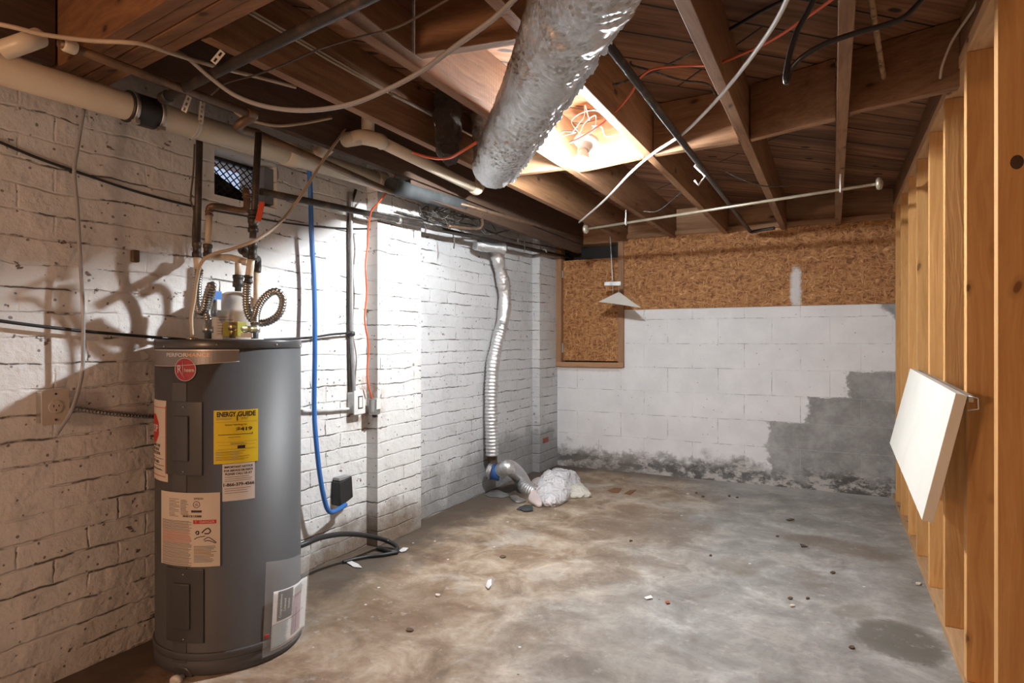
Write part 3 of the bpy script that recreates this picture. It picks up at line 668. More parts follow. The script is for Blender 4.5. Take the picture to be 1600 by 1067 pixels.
# ------------------------------------------------------------------ water heater
HX, HY, HR, HT = -2.023, 1.619, .250, 1.137
wh = thing('water_heater', 'tall grey electric water heater standing by the brick wall', 'water heater', (HX, HY, 0))
MB().lathe((HX, HY, 0), [(.247, 0), (.254, .006), (.254, .040), (.250, .047), (.250, 1.106)], 96).build('tank_body', 'heater', wh)
MB().lathe((HX, HY, 0), [(.2525, 1.106), (.2535, 1.109), (.2535, 1.131), (.250, HT), (.05, HT+.0005)], 96).build('top_cap', 'heatertop', wh)
MB().lathe((HX, HY, 0), [(.2545, .052), (.2565, .056), (.2565, .074), (.2545, .078)], 96).build('base_ring', 'heater', wh)
def hit(x, y, r=HR):
    t = (x-800)/F; da, ds = CO*t-SI, SI*t+CO
    A = da*da+ds*ds; B = -2*(da*HX+ds*HY); Cc = HX*HX+HY*HY-r*r; D = B*B-4*A*Cc
    Z = (-B-math.sqrt(max(D, 0)))/(2*A); return math.atan2(ds*Z-HY, da*Z-HX), HC+(H0-y)/F*Z
def cyl(th, r, z): return Vector((HX+r*math.cos(th), HY+r*math.sin(th), z))
def patch(x0, y0, x1, y1, off, thick=.0006, n=18, lower=None, ybase=None):
    """curved sheet over the tank between two photo corners; th increases to the image right"""
    ta, za = hit(x0, y0); tb, zb = hit(x1, y1)
    za2 = hit((x0+x1)/2, y0)[1]; zb2 = hit((x0+x1)/2, y1)[1]
    m = MB(); vs = []; nz = 8
    for layer in (0, 1):
        for i in range(n+1):
            for k in range(nz+1):
                th = ta+(tb-ta)*i/n; zt, zl = za2, zb2
                if lower: zl = zt-(zt-zl)*lower(i/n)
                vs.append(cyl(th, HR+off+thick*layer, zl+(zt-zl)*k/nz))
    fs = []; w_ = nz+1; b = (n+1)*w_
    for i in range(n):
        for k in range(nz):
            q = i*w_+k; fs.append((b+q, b+q+w_, b+q+w_+1, b+q+1)); fs.append((q+1, q+w_+1, q+w_, q))
    for i in range(n):
        q = i*w_; fs.append((q, q+w_, b+q+w_, b+q)); q += nz; fs.append((b+q, b+q+w_, q+w_, q))
    for k in range(nz):
        fs.append((k, b+k, b+k+1, k+1)); q = n*w_+k; fs.append((q+1, b+q+1, b+q, q))
    m.add(vs, fs, False); return m
def text_mesh(txt, size, bold=0.0):
    cu = bpy.data.curves.new('lettering', 'FONT'); cu.body = txt; cu.size = size; cu.align_x = 'CENTER'; cu.align_y = 'CENTER'; cu.offset = bold; cu.resolution_u = 3
    ob = bpy.data.objects.new('lettering', cu); C.objects.link(ob)
    me = bpy.data.meshes.new_from_object(ob); bpy.data.objects.remove(ob)
    vs = [v_.co.copy() for v_ in me.vertices]; fs = [tuple(p.vertices) for p in me.polygons]; bpy.data.meshes.remove(me); return vs, fs
def cyl_text(mb, txt, x, y, hpx, off, bold=0., sx=1., tilt=0., wpx=None):
    th, z = hit(x, y); Zc = (H0-y) ; Zd = -SI*cyl(th, HR, z).x+CO*cyl(th, HR, z).y; size = hpx*Zd/F*1.38
    vs, fs = text_mesh(txt, size, bold)
    if wpx:
        t1, t2 = hit(x-wpx/2, y)[0], hit(x+wpx/2, y)[0]; W_ = abs(t2-t1)*HR; cur = max(p.x for p in vs)-min(p.x for p in vs); sx = W_/max(1e-6, cur)
    mb.add([cyl(th+(p.x*sx)/HR, HR+off, z+p.y+p.x*sx*tilt) for p in vs], fs); return mb
def lines(mb, x0, x1, ys, h, off, jit=.0, rnd_=None):
    for y in ys:
        xe = x1-(rnd_.random()*jit*(x1-x0) if rnd_ else 0)
        p = patch(x0, y-h/2, xe, y+h/2, off, .0001, 8); mb.add(p.v, p.f)
    return mb
# access panels
for (x0, y0, x1, y1) in ((262, 627, 317, 742), (262, 888, 319, 1003)):
    ap = patch(x0, y0, x1, y1, .0005, .006).build('access_panel', 'heaterpanel', wh, bevel=.0015)
    patch(x0+12, y0+22, x1-20, y1-22, .0065, .007, 10).build('raised_panel', 'heaterpanel', ap, bevel=.004)
    for yy in (y0+8, y1-6):
        th, z = hit(x0+27, yy); MB().ball(cyl(th, HR+.008, z), .003).build('screw', 'steel', ap)
# raised vertical channel between the panels
patch(270, 597, 292, 1050, -.001, .004, 8).build('wiring_channel', 'heater', wh, bevel=.003)
for x, y in ((257, 541), (339, 538), (432, 538), (468, 540)):
    th, z = hit(x, y, .2535); MB().ball(Vector((HX+.2545*math.cos(th), HY+.2545*math.sin(th), z)), .0032).build('screw', 'steel', wh)
# badge
bd = patch(243, 546, 374, 573, .0012, .0012, 30, lower=lambda t: .96-.28*max(0, t-.35)/.65+.0*t).build('badge_band', 'band', wh)
m = patch(243, 546, 374, 547.4, .0026, .0004, 30); m.build('badge_edge', 'silver', bd)
m = patch(243, 546, 374, 573, .0026, .0004, 30, lower=lambda t: .98-.28*max(0, t-.35)/.65)
low = MB(); ta, tb = hit(243, 573)[0], hit(374, 573)[0]; zt = hit(308, 546)[1]; zb = hit(308, 573)[1]
pp = [cyl(ta+(tb-ta)*i/30, HR+.003, zt-(zt-zb)*(.97-.28*max(0, i/30-.35)/.65)) for i in range(31)]
low.tube(pp, .0011, 6, spline=False).build('badge_edge', 'silver', bd)
m = MB(); cyl_text(m, 'PERFOR', 275.5, 554.5, 6.0, .0030, .0004, wpx=31); m.build('lettering', 'silver', bd)
m = MB(); cyl_text(m, 'MANCE', 310, 554.5, 6.0, .0030, .0004, wpx=36); m.build('lettering', 'bronze', bd)
th0, z0_ = hit(290, 577)
def disc(r, off, n=40):
    return MB().add([cyl(th0, HR+off, z0_)]+[cyl(th0+r*math.cos(2*math.pi*k/n)/HR, HR+off, z0_+r*math.sin(2*math.pi*k/n)) for k in range(n)], [(0, k+1, (k+1) % n+1) for k in range(n)])
RB = .0385
bg2 = disc(RB, .0034).build('round_badge', 'crimson', wh)
MB().tube([cyl(th0+RB*math.cos(2*math.pi*k/40)/HR, HR+.0036, z0_+RB*math.sin(2*math.pi*k/40)) for k in range(41)], .0012, 6, spline=False, caps=False).build('rim', 'silver', bg2)
m = MB(); cyl_text(m, 'R', 281.5, 577, 13, .0042, .0, wpx=6); cyl_text(m, 'heem', 296.5, 578, 6.5, .0042, .0, wpx=15)
m.tube([cyl(hit(287, 560)[0], HR+.0042, hit(287, 563)[1]), cyl(hit(287, 560)[0], HR+.0042, hit(287, 584)[1])], .0011, 6, spline=False)
m.tube([cyl(hit(281, 560)[0], HR+.0042, hit(281, 577)[1]), cyl(hit(290, 560)[0], HR+.0042, hit(290, 591)[1])], .0009, 6, spline=False)
m.build('lettering', 'silver', bg2)
# yellow energy label
el = patch(334, 640, 403, 723, .0010, .0006).build('energy_label', 'yellow', wh, label='yellow energy label')
m = MB(); cyl_text(m, 'ENERGY', 353.5, 647.5, 7.4, .0020, .0009, wpx=30); cyl_text(m, 'GUIDE', 385.5, 646, 7.4, .0020, .0009, wpx=28)
m.add(*(lambda p: (p.v, p.f))(patch(369.8, 648, 371.6, 655, .002, .0001, 4)))
th, z = hit(370.7, 657); m.add([cyl(th-.010, HR+.0021, z+.006), cyl(th+.010, HR+.0021, z+.006), cyl(th, HR+.0021, z-.003)], [(2, 1, 0)])
cyl_text(m, 'Estimated Yearly Energy Cost', 369, 663, 2.4, .0020, .0001, wpx=34); cyl_text(m, '$419', 381.5, 669.5, 5.4, .0020, .0006, wpx=25)
lines(m, 341, 395, [678.2], .9, .0020); th, z = hit(394, 675.5); m.add([cyl(th-.006, HR+.0021, z+.004), cyl(th+.006, HR+.0021, z+.004), cyl(th, HR+.0021, z-.006)], [(2, 1, 0)])
lines(m, 371, 383, [697.5], 5.0, .0020)
m.build('lettering', 'ink', el)
m = MB(); lr = random.Random(5); lines(m, 338, 366, [653.2, 655.2], .6, .0019, .2, lr); lines(m, 376, 391, [652, 654], .6, .0019, .3, lr); lines(m, 337, 401, [658.6, 689.5, 701.6], .35, .0019)
lines(m, 356, 379, [682.5], .8, .0019, .2, lr); lines(m, 360, 386, [691.5, 693], .7, .0019, .2, lr); lines(m, 341, 398, [694.6, 700.4], .3, .0019)
lines(m, 337, 392, [705+1.9*k for k in range(8)], .6, .0019, .35, lr); m.build('fine_print', 'inkgrey', el)
# white phone label
pl = patch(347.5, 723.5, 398, 781, .0008, .0006).build('phone_label', 'paperwhite', wh, label='small white paper label')
m = MB(); cyl_text(m, 'IMPORTANT NOTICE', 373, 728.5, 3.0, .0018, .0004, wpx=44); cyl_text(m, 'FOR SERVICE OR PARTS', 373, 734, 3.0, .0018, .0004, wpx=45); cyl_text(m, 'PLEASE CALL US AT', 373, 739.2, 3.0, .0018, .0004, wpx=42)
cyl_text(m, '1-866-379-4566', 373, 756, 4.8, .0018, .0005, wpx=48); m.build('lettering', 'ink', pl)
m = MB(); lines(m, 351, 394, [744, 747, 750, 762, 765.5, 769], .7, .0017, .2, lr); m.build('fine_print', 'inkgrey', pl)
# big rating label
rl = patch(256, 769, 344.5, 884, .0080, .0006, 24).build('rating_label', 'paper', wh, label='cream paper rating and warning label')
m = MB(); lines(m, 268, 284, [778+2.4*k for k in range(12)], .6, .0088, .5, lr); lines(m, 285, 298, [780+2.2*k for k in range(11)], .7, .0088, .4, lr)
cyl_text(m, 'EPF8200', 312, 778, 2.8, .0088, .0002, wpx=14); lines(m, 301, 317, [797.7], 3.4, .0088); cyl_text(m, 'M451513388', 302, 805.5, 3.2, .0088, .0005, wpx=28)
th, z = hit(309, 787); m.tube([cyl(th+.0105*math.cos(k*math.pi/12)/HR, HR+.0088, z+.0105*math.sin(k*math.pi/12)) for k in range(25)], .0009, 6, spline=False, caps=False); cyl_text(m, 'UL', 309, 787, 4.0, .0088, .0002, wpx=5)
cyl_text(m, '! ', 308, 815, 2.5, .0095, .0)
lines(m, 305, 339, [852+2.2*k for k in range(12)], .7, .0088, .35, lr)
for pts in ([(308, 832), (309, 829), (312, 829), (312, 833), (309, 833)], [(317, 831), (322, 826), (327, 824), (330, 828), (327, 832), (321, 832)], [(320, 842), (326, 838), (331, 840), (339, 846)], [(321, 844), (328, 843), (338, 847)], [(306, 841), (311, 838), (322, 836)]):
    m.tube([cyl(hit(x, y)[0], HR+.0088, hit(x, y)[1]) for x, y in pts], .0020 if pts[0][1] < 840 else .0013, 6)
m.build('lettering', 'ink', rl)
m = MB(); lines(m, 258, 302, [812+1.75*k for k in range(41) if not 8 < k < 20], .75, .0088, .12, lr); m.build('fine_print', 'inkgrey', rl)
m = MB(); lines(m, 258, 302, [812+1.75*k for k in range(41) if 8 < k < 20], .8, .0088, .12, lr); m.build('fine_print', 'inkred', rl)
rd = patch(304, 811, 339, 817, .0088, .0003).build('warning_bar', 'red', rl)
m = MB(); cyl_text(m, 'DANGER', 325, 814, 3.6, .0094, .0, wpx=22); cyl_text(m, '!', 308, 814, 3.6, .0094, .0003); m.build('lettering', 'paper', rl)
# stop label
sl = patch(228, 624, 263, 748, .0010, .0006, 20).build('stop_label', 'paper', wh, label='cream paper label with a red octagon, at the tank left edge')
m = MB(); tc_, zc_ = hit(243.5, 668); tc_ -= .03
OR_ = .050
for k in range(20):
    def hw_(z): return OR_ if abs(z) < OR_*.414 else OR_*1.414-abs(z)
    za, zb2_ = -OR_+2*OR_*k/20, -OR_+2*OR_*(k+1)/20
    for c_ in range(8):
        f0, f1 = -1+c_/4, -1+(c_+1)/4
        m.add([cyl(tc_+hw_(za)*f0/HR, HR+.002, zc_+za), cyl(tc_+hw_(za)*f1/HR, HR+.002, zc_+za), cyl(tc_+hw_(zb2_)*f1/HR, HR+.002, zc_+zb2_), cyl(tc_+hw_(zb2_)*f0/HR, HR+.002, zc_+zb2_)], [(0, 1, 2, 3)])
for q in (patch(228, 634, 259.5, 635, .0019, .0001), patch(228, 739, 259.5, 740, .0019, .0001), patch(259, 634, 260, 740, .0019, .0001)): m.add(q.v, q.f)
m.build('octagon', 'red', sl)
def cyl_text_at(mb, txt, th, z, size, off, bold=0):
    vs, fs = text_mesh(txt, size, bold); mb.add([cyl(th+p.x/HR, HR+off, z+p.y) for p in vs], fs)
m = MB(); cyl_text_at(m, 'STOP', tc_, zc_, .036, .0028, .0006); m.build('lettering', 'paperwhite', sl)
m = MB()
for i, (tx, y) in enumerate((('BEFORE USING THIS', 693), ('APPLIANCE READ', 699), ('ALL INSTRUCTIONS', 705), ('CAREFULLY AND', 718))): cyl_text_at(m, tx, tc_, hit(243, y)[1], .0135, .002, .0004)
lines(m, 230, 257, [710, 712.5, 723, 726, 729], .7, .0019, .15, lr); m.build('lettering', 'ink', sl)
# clear document pouch standing off the tank
tl, zl = hit(414, 876); bl, zbl = hit(408, 1026)
def pouch(u, v, off):    # u across (0 left .. 1 right), v down
    top = Vector(cyl(tl, HR+.004, zl)); bot = Vector(cyl(bl, HR+.004, zbl))
    tr = P(485, 858, Z=2.47); br_ = P(477, 984, Z=2.40)
    a = top.lerp(tr, u); b = bot.lerp(br_, u); p = a.lerp(b, v)
    out_ = Vector((.62, -.78, 0)); cx_ = Vector((p.x-HX, p.y-HY, 0)); need = HR+.006+off
    if cx_.length < need: p = Vector((HX, HY, p.z))+cx_.normalized()*need; 
    return p+out_*(off+.012*math.sin(math.pi*u)*math.sin(math.pi*(.2+.8*v)))
def sheet(u0, u1, v0, v1, off, th=.0008, n=14, m_=14):
    mb = MB(); vs = []
    for L in (0, 1):
        for i in range(n+1):
            for k in range(m_+1): vs.append(pouch(u0+(u1-u0)*i/n, v0+(v1-v0)*k/m_, off+th*L))
    fs = []; w_ = m_+1; b = (n+1)*w_
    for i in range(n):
        for k in range(m_):
            q = i*w_+k; fs.append((b+q, b+q+1, b+q+w_+1, b+q+w_)); fs.append((q, q+w_, q+w_+1, q+1))
    for i in range(n):
        q = i*w_; fs.append((q, b+q, b+q+w_, q+w_)); q += m_; fs.append((q+w_, b+q+w_, b+q, q))
    mb.add(vs, fs, True); return mb
dc = sheet(.14, .97, .33, .965, .0015).build('document_pouch', 'paperwhite', wh, label='folded papers in a clear pouch')
sheet(0, 1, 0, 1, .0035, .0005).build('clear_film', 'film', dc)
sheet(.22, .50, .34, .66, .0026, .0003).build('dark_booklet', 'heatertop', dc)
m = MB()
for k in range(20): q = sheet(.16, .44-.05*lr.random(), .70+.0125*k, .704+.0125*k, .0028, .0001, 6, 1); m.add(q.v, q.f)
m.build('fine_print', 'inkblue', dc)
m = MB()
for k in range(34): q = sheet(.50+.02*lr.random(), .80, .45+.0135*k, .456+.0135*k, .0028, .0001, 6, 1); m.add(q.v, q.f)
m.build('fine_print', 'inkpink', dc)
m = MB()
for k in range(12): q = sheet(.55, .88-.05*lr.random(), .36+.012*k, .364+.012*k, .0028, .0001, 6, 1); m.add(q.v, q.f)
for a_ in ((.15, .90, .685, .69), (.15, .155, .69, .95), (.15, .80, .945, .95), (.62, .63, .6, .9), (.86, .868, .62, .88)): q = sheet(*a_, .0028, .0001, 8, 4); m.add(q.v, q.f)
for k, tx in enumerate(('Congratulations', 'on your', 'purchase')):
    pass
m.build('fine_print', 'inkgrey', dc)
vs, fs = text_mesh("Consumer's", .030, .0003); m = MB()
for k, (tx, sz) in enumerate((('Congratulations', .017), ('Licensed', .017), ('Installer', .015))):
    vs, fs = text_mesh(tx, sz, .0002)
    m.add([pouch(.27+.075*k-p.y/.30, .50-p.x/.42, .0034) for p in vs], fs)
m.build('lettering', 'paper', dc)
sheet(.03, .09, .76, .80, .0042, .0003, 4, 4).build('red_tab', 'red', dc)
# drain valve
dv0 = cyl(hit(287, 1050)[0], HR, hit(287, 1056)[1]); dn = (dv0-Vector((HX, HY, dv0.z))).normalized()
MB().lathe(dv0, [(.036, 0), (.036, .003), (.030, .007)], 28, axis=dn).build('valve_flange', 'heaterpanel', wh)
vb = MB().lathe(dv0+dn*.005, [(.012, 0), (.012, .02), (.021, .022), (.022, .035), (.017, .04), (.010, .042), (.010, .055)], 20, axis=dn).build('drain_valve', 'whiteplastic', wh)
# fittings on top
def HP(x, y, d=0.): return P(x, y, Z=2.37+d)
for pts, lb in (([(311, 421), (309, 440), (308.5, 462), (310, 480), (315, 487), (320, 480), (323, 466), (328, 450), (331.5, 444), (331, 455), (326, 470), (323, 485), (325, 499)], 'left braided'),
                ([(386.5, 440), (385.5, 460), (386, 480), (391, 495), (402, 504), (420, 502), (436, 490), (442, 470), (436, 457), (425, 456), (412, 466), (403, 480), (399, 495), (398, 506)], 'right braided')):
    n_ = len(pts); path = [HP(x, y, -.01+(.10*math.sin(math.pi*i/(n_-1)) if lb[0] == 'r' else .03*math.sin(2.4*math.pi*i/(n_-1)))) for i, (x, y) in enumerate(pts)]
    MB().tube(path, .013, 16, n=14, step=.0026, rf=lambda i, t: .0143+.0019*math.sin(i*math.pi/2+.4)).build('flexible_connector', 'csst', wh, label=lb+' steel connector loop')
for x, y0, y1, r in ((325, 499, 529, .0125), (398, 506, 529, .013)):
    fb = MB().lathe(HP(x, y1), [(r, 0), (r, .022), (r*1.5, .024), (r*1.5, .046), (r*1.1, .048), (r*1.1, .072)], 6 if x == 0 else 20).build('inlet_fitting', 'steel', wh)
tp0 = P(404, 512, Z=2.30)
mt = MB().tube([P(398, 514, Z=2.36), P(385, 514, Z=2.31)], .012, 16, spline=False).tube([P(385, 514, Z=2.31), P(364, 513, Z=2.28)], .0155, 16, spline=False).tube([P(364, 505, Z=2.28), P(363, 528, Z=2.28)], .011, 16, spline=False).ball(P(364, 510, Z=2.28), .019)
rv = mt.build('relief_valve', 'brass', wh)
MB().box(P(371, 525, Z=2.27), P(362, 503, Z=2.34)).build('tag', 'yellowtag', rv, bevel=.001)
MB().box(P(394, 527, Z=2.24), P(377, 520, Z=2.27)).build('lever', 'whiteplastic', rv)
MB().lathe(HP(301, 530, -.1), [(.02, 0), (.017, .006), (.008, .010)], 16).build('cable_clamp', 'brass', wh)
# blue handled valve left of the expansion tank
bv = thing('ball_valve', 'small valve with a blue handle beside the left braided connector', 'valve', P(338, 478, Z=2.42))
MB().tube([P(333, 494, Z=2.42), P(338, 470, Z=2.42)], .013, 14, spline=False).build('valve_body', 'steel', bv)
MB().box(P(334, 470, Z=2.40), P(343, 455, Z=2.44)).build('handle', 'blue', bv, bevel=.003)
MB().box(P(339, 484, Z=2.40), P(343, 468, Z=2.42)).build('tag', 'paperwhite', bv)
# expansion tank
tb_ = P(372, 531, Z=2.56)
et = thing('expansion_tank', 'cream expansion tank behind the pipes above the heater', 'tank', Vector((tb_.x, tb_.y, HT-.06)))
ec = Vector((tb_.x, tb_.y, HT-.06))
MB().lathe(ec, [(.03, 0), (.075, .012), (.095, .04), (.098, .07), (.098, .165), (.0995, .168), (.0995, .18), (.096, .183), (.092, .21), (.075, .238), (.045, .254), (.012, .258)], 48).build('shell', 'tank', et)
th_ = math.atan2(-ec.y, -ec.x)
lm = MB(); vs = []; 
for i in range(9):
    for k in (0, 1):
        t = th_-.95+.85*i/8; vs.append(ec+Vector((.0988*math.cos(t), .0988*math.sin(t), .075+.085*k)))
lm.add(vs, [(i*2, i*2+2, i*2+3, i*2+1) for i in range(8)]); lm.build('paper_label', 'paper', et)
lm = MB()
for j in range(7):
    vs = []
    for i in range(7):
        for k in (0, 1):
            t = th_-.85+.65*i/6*(1 if j % 2 else .7); vs.append(ec+Vector((.0992*math.cos(t), .0992*math.sin(t), .082+.011*j+.0018*k)))
    lm.add(vs, [(i*2, i*2+2, i*2+3, i*2+1) for i in range(6)])
lm.build('fine_print', 'inkgrey', et)
MB().lathe(ec+Vector((0, 0, .256)), [(.013, 0), (.013, .018), (.021, .020), (.021, .042), (.019, .044), (.019, .052), (.021, .054), (.021, .068)], 20).build('tank_fitting', 'iron', et)
MB().cyl(ec+Vector((0, 0, .32)), Vector((ec.x, ec.y, P(372, 400, Z=2.56).z)), .0125, 14).build('riser', 'cpvc', et)
# ------------------------------------------------------------------ piping above the heater
def vpipe(name, mat, pts, r, label, cat='pipe', spline=False, fits=()):
    o = MB().tube([P(x, y, Z=z) for x, y, z in pts], r, 16, spline=spline, n=6).build(name, mat, label=label, cat=cat)
    for (x, y, z, rr_, h_, mt_) in fits:
        q = P(x, y, Z=z); MB().lathe(q-Vector((0, 0, h_/2)), [(rr_*.92, 0), (rr_, .003), (rr_, h_*.3), (rr_*.86, h_*.34), (rr_*.86, h_*.66), (rr_, h_*.7), (rr_, h_-.003), (rr_*.92, h_)], 18).build('coupling', mt_, o)
    return o
vpipe('supply_pipe', 'iron', [(312, 205, 2.42), (308, 385, 2.36)], .0125, 'left black vertical pipe dropping behind the drain pipe', fits=((307.5, 390, 2.36, .017, .058, 'iron'),))
vpipe('supply_pipe', 'cpvc', [(307.5, 398, 2.36), (310, 424, 2.37)], .0135, 'short tan pipe joining the left black pipe to the left connector')
vpipe('supply_pipe', 'iron', [(404, 208, 2.36), (399, 300, 2.34), (395, 372, 2.34)], .0125, 'right black vertical pipe with the red-handled valve', fits=((395.5, 352, 2.34, .019, .05, 'iron'), (394.5, 392, 2.34, .018, .062, 'iron'), (396, 335, 2.34, .022, .03, 'iron')))
vpipe('supply_pipe', 'cpvc', [(393.5, 398, 2.34), (389, 430, 2.36), (387, 442, 2.37)], .0135, 'short tan pipe joining the right black pipe to the right connector', fits=((388, 436, 2.36, .016, .03, 'iron'),))
sv = thing('shutoff_valve', 'red-handled shutoff valve on the right black vertical pipe', 'valve', P(405, 335, Z=2.30))
MB().tube([P(399, 349, Z=2.33), P(404, 342, Z=2.30)], .009, 12, spline=False).build('stem', 'steel', sv)
mb = MB().bar(P(403, 345, Z=2.295), P(410, 315, Z=2.30), .020, .006, Vector((1, -1.3, 0))); mb.build('handle', 'redplastic', sv, bevel=.002)
vpipe('tan_riser', 'cpvc', [(327, 333, 2.50), (325, 385, 2.50)], .0125, 'tan vertical pipe behind the left black pipe', fits=((324.5, 391, 2.50, .018, .05, 'iron'), (327, 333, 2.5, .016, .02, 'copper')))
vpipe('copper_loop', 'copper', [(327, 336, 2.50), (327.5, 325, 2.50), (335, 322, 2.5), (355, 325, 2.53), (378, 329, 2.55), (385, 325, 2.56), (386, 310, 2.57), (384, 296, 2.6)], .0135, 'brown copper loop running to an elbow beside the right black pipe', spline=True, fits=((385.5, 306, 2.57, .018, .02, 'copper'),))
vpipe('tan_crossover', 'cpvc', [(322, 401, 2.50), (360, 402, 2.46), (389, 409, 2.38)], .013, 'tan horizontal pipe joining the vertical pipes above the expansion tank')
MB().ball(P(380, 390, Z=2.5), .021).tube([P(380, 390, Z=2.5), P(386, 400, Z=2.46)], .014, 12, spline=False).build('dark_elbow', 'iron', label='dark pipe elbow left of the right black pipe', cat='fitting')
vpipe('tan_riser', 'cpvc', [(401, 424, 2.52), (400, 505, 2.52)], .0115, 'thin tan pipe behind the right braided connector')
MB().tube([P(396, 408, Z=2.46), P(402, 404, Z=2.50), P(403, 415, Z=2.52), P(402, 425, Z=2.52)], .0135, 14).build('dark_elbow', 'iron', label='dark pipe elbow right of the right black pipe', cat='fitting')
def cable(name, mat, pts, r, label, cat='cable', n=10, seg=8):
    return MB().tube([P(*p[:2], **({'Z': p[2]} if len(p) == 3 and not isinstance(p[2], tuple) else {p[2][0]: p[2][1]})) for p in pts], r, seg, n=n).build(name, mat, label=label, cat=cat)
def wcable(name, mat, pts, r, label, a=AL+.012, **k):
    return MB().tube([P(x, y, a=a) for x, y in pts], r, 8, n=8).build(name, mat, label=label, cat=k.get('cat', 'cable'))
cable('heater_cable', 'cabletan', [(550, 180, 2.95), (535, 208, 2.85), (505, 250, 2.66), (470, 306, 2.5), (440, 345, 2.42), (405, 372, 2.30), (365, 388, 2.26), (330, 398, 2.24), (314, 412, 2.24), (307, 440, 2.26), (303, 470, 2.27), (299, 495, 2.27), (300, 524, 2.27)], .0062, 'tan cable curving down across the pipes into the heater top')
# ------------------------------------------------------------------ cables, tube, boxes on the brick wall
wcable('wall_cable', 'cableblack', [(-60, 197), (0, 222), (60, 247), (120, 268), (200, 295), (260, 312), (310, 324)], .0048, 'thin black cable sloping down the upper brick wall at far left')
wcable('wall_cable', 'cableblack', [(330, 328), (400, 340), (440, 347), (500, 354), (560, 357), (600, 354), (655, 345)], .0042, 'thin black cable sagging behind the blue hose')
wcable('wall_cable', 'cableblack', [(-60, 492), (0, 501), (60, 509), (130, 517), (200, 523), (262, 528), (340, 532), (470, 528), (520, 522), (548, 520)], .0055, 'black cable running level along the brick wall behind the heater', a=AL+.03)
wcable('wall_cable', 'cablebrown', [(304, 225), (302, 270), (298, 310), (303, 330), (301, 365), (304, 400)], .0035, 'thin brown cable beside the left black pipe', a=AL+.02)
cable('drain_tube', 'tubing', [(131, 170, ('a', AL+.05)), (121, 230, ('a', AL+.05)), (116, 268, ('a', AL+.05)), (121, 330, ('a', AL+.05)), (125, 400, ('a', AL+.05)), (129, 470, ('a', AL+.06)), (130, 540, ('a', AL+.06)), (127, 590, ('a', AL+.06)), (112, 640, ('a', AL+.08)), (88, 679, ('a', AL+.08))], .0062, 'cloudy tube hanging straight down the brick wall at left', cat='tube')
cable('clear_tube', 'tubing', [(252, 66, ('z', 2.10)), (285, 84, ('z', 2.03)), (330, 122, 1.9), (370, 150, 1.85), (420, 167, 1.8), (480, 172, 1.75), (545, 163, 1.7), (600, 142, 1.65), (660, 110, 1.6), (720, 66, 1.52), (770, 30, 1.46), (815, -12, 1.4)], .0068, 'cloudy plastic tube swooping across under the joists', cat='tube')
cable('thin_cable', 'cablebrown', [(330, 148, 2.1), (352, 130, 2.05), (395, 118, 2.0), (440, 102, 1.95), (500, 76, 1.85), (560, 58, 1.75), (620, 42, 1.66), (680, 10, 1.55), (720, -14, 1.5)], .0030, 'thin dark cable running above the cloudy swooping tube')
cable('ceiling_cable', 'cabletan', [(-30, 32, 1.60), (20, 42, 1.62), (70, 54, 1.65), (140, 63, 1.69), (200, 66, 1.71), (228, 70, 1.74), (265, 82, 1.80), (310, 96, 1.92), (360, 110, 2.1), (410, 122, 2.2), (462, 136, 2.3)], .0062, 'pale cable crossing the upper left corner above the drain pipe')
cable('ceiling_cable', 'cabletan', [(355, 165, 2.35), (385, 185, 2.4), (430, 196, 2.5), (470, 193, 2.6), (518, 184, 2.7)], .0058, 'short pale cable sagging above the drain pipe')
cable('ceiling_cable', 'cabletan', [(565, 232, 3.1), (590, 244, 3.15), (605, 256, 3.2), (614, 272, 3.3)], .0065, 'pale cable dropping behind the cream elbow')
cable('orange_cable', 'cableorange', [(645, 238, 2.8), (672, 246, 2.7), (700, 247, 2.55), (722, 236, 2.45), (745, 222, 2.4)], .0055, 'short orange cable passing behind the foil duct')
cable('extension_cord', 'cableorange', [(625, 258, ('a', -2.1)), (612, 285, ('a', -2.12)), (604, 300, ('a', -2.14)), (590, 318, ('a', -2.15)), (580, 330, ('a', -2.15)), (576, 355, ('a', -2.2)), (574, 385, ('a', -2.22)), (571, 415, ('a', -2.22)), (573, 455, ('a', -2.22)), (570, 500, ('a', -2.22)), (576, 540, ('a', -2.22)), (574, 575, ('a', -2.22)), (575, 598, ('a', -2.22)), (581, 622, ('a', -2.22))], .0050, 'orange extension cord hanging down at the brick pilaster', cat='cord')
mb = MB(); q = P(584, 630, a=-2.235); mb.box(q-Vector((.02, .022, .06)), q+Vector((.03, .022, .030)))
cb = mb.build('cord_box', 'steel', label='small taped metal junction box at the foot of the orange cord', cat='box', bevel=.006)
MB().box(q+Vector((.031, -.018, -.03)), q+Vector((.036, .018, .028))).build('cover_plate', 'whiteplastic', cb, bevel=.002)
MB().lathe(q-Vector((-.005, 0, .075)), [(.012, 0), (.014, .014)], 12).build('plug', 'rubber', cb)
cable('blue_hose', 'blue', [(483, 262, ('a', -2.2)), (485, 300, ('a', -2.22)), (487, 370, ('a', -2.23)), (491, 450, ('a', -2.23)), (492, 540, ('a', -2.22)), (491, 640, ('a', -2.22)), (495, 700, ('a', -2.2)), (501, 750, ('a', -2.2)), (508, 785, ('a', -2.2)), (515, 799, ('a', -2.2)), (526, 797, ('a', -2.22)), (540, 788, ('a', -2.24))], .0115, 'blue plastic hose running down the brick wall beside the heater', cat='hose', seg=14)
cn = wcable('conduit', 'conduit', [(610-62, 300), (549, 400), (549, 520), (551, 570), (553, 618)], .0115, 'grey vertical conduit dropping to the white outlet', a=AL+.02, cat='conduit')
wcable('conduit', 'iron', [(556, 296), (545, 340), (544.5, 420), (544.5, 520), (546, 612)], .0075, 'thin black conduit beside the grey one', a=AL+.008, cat='conduit')
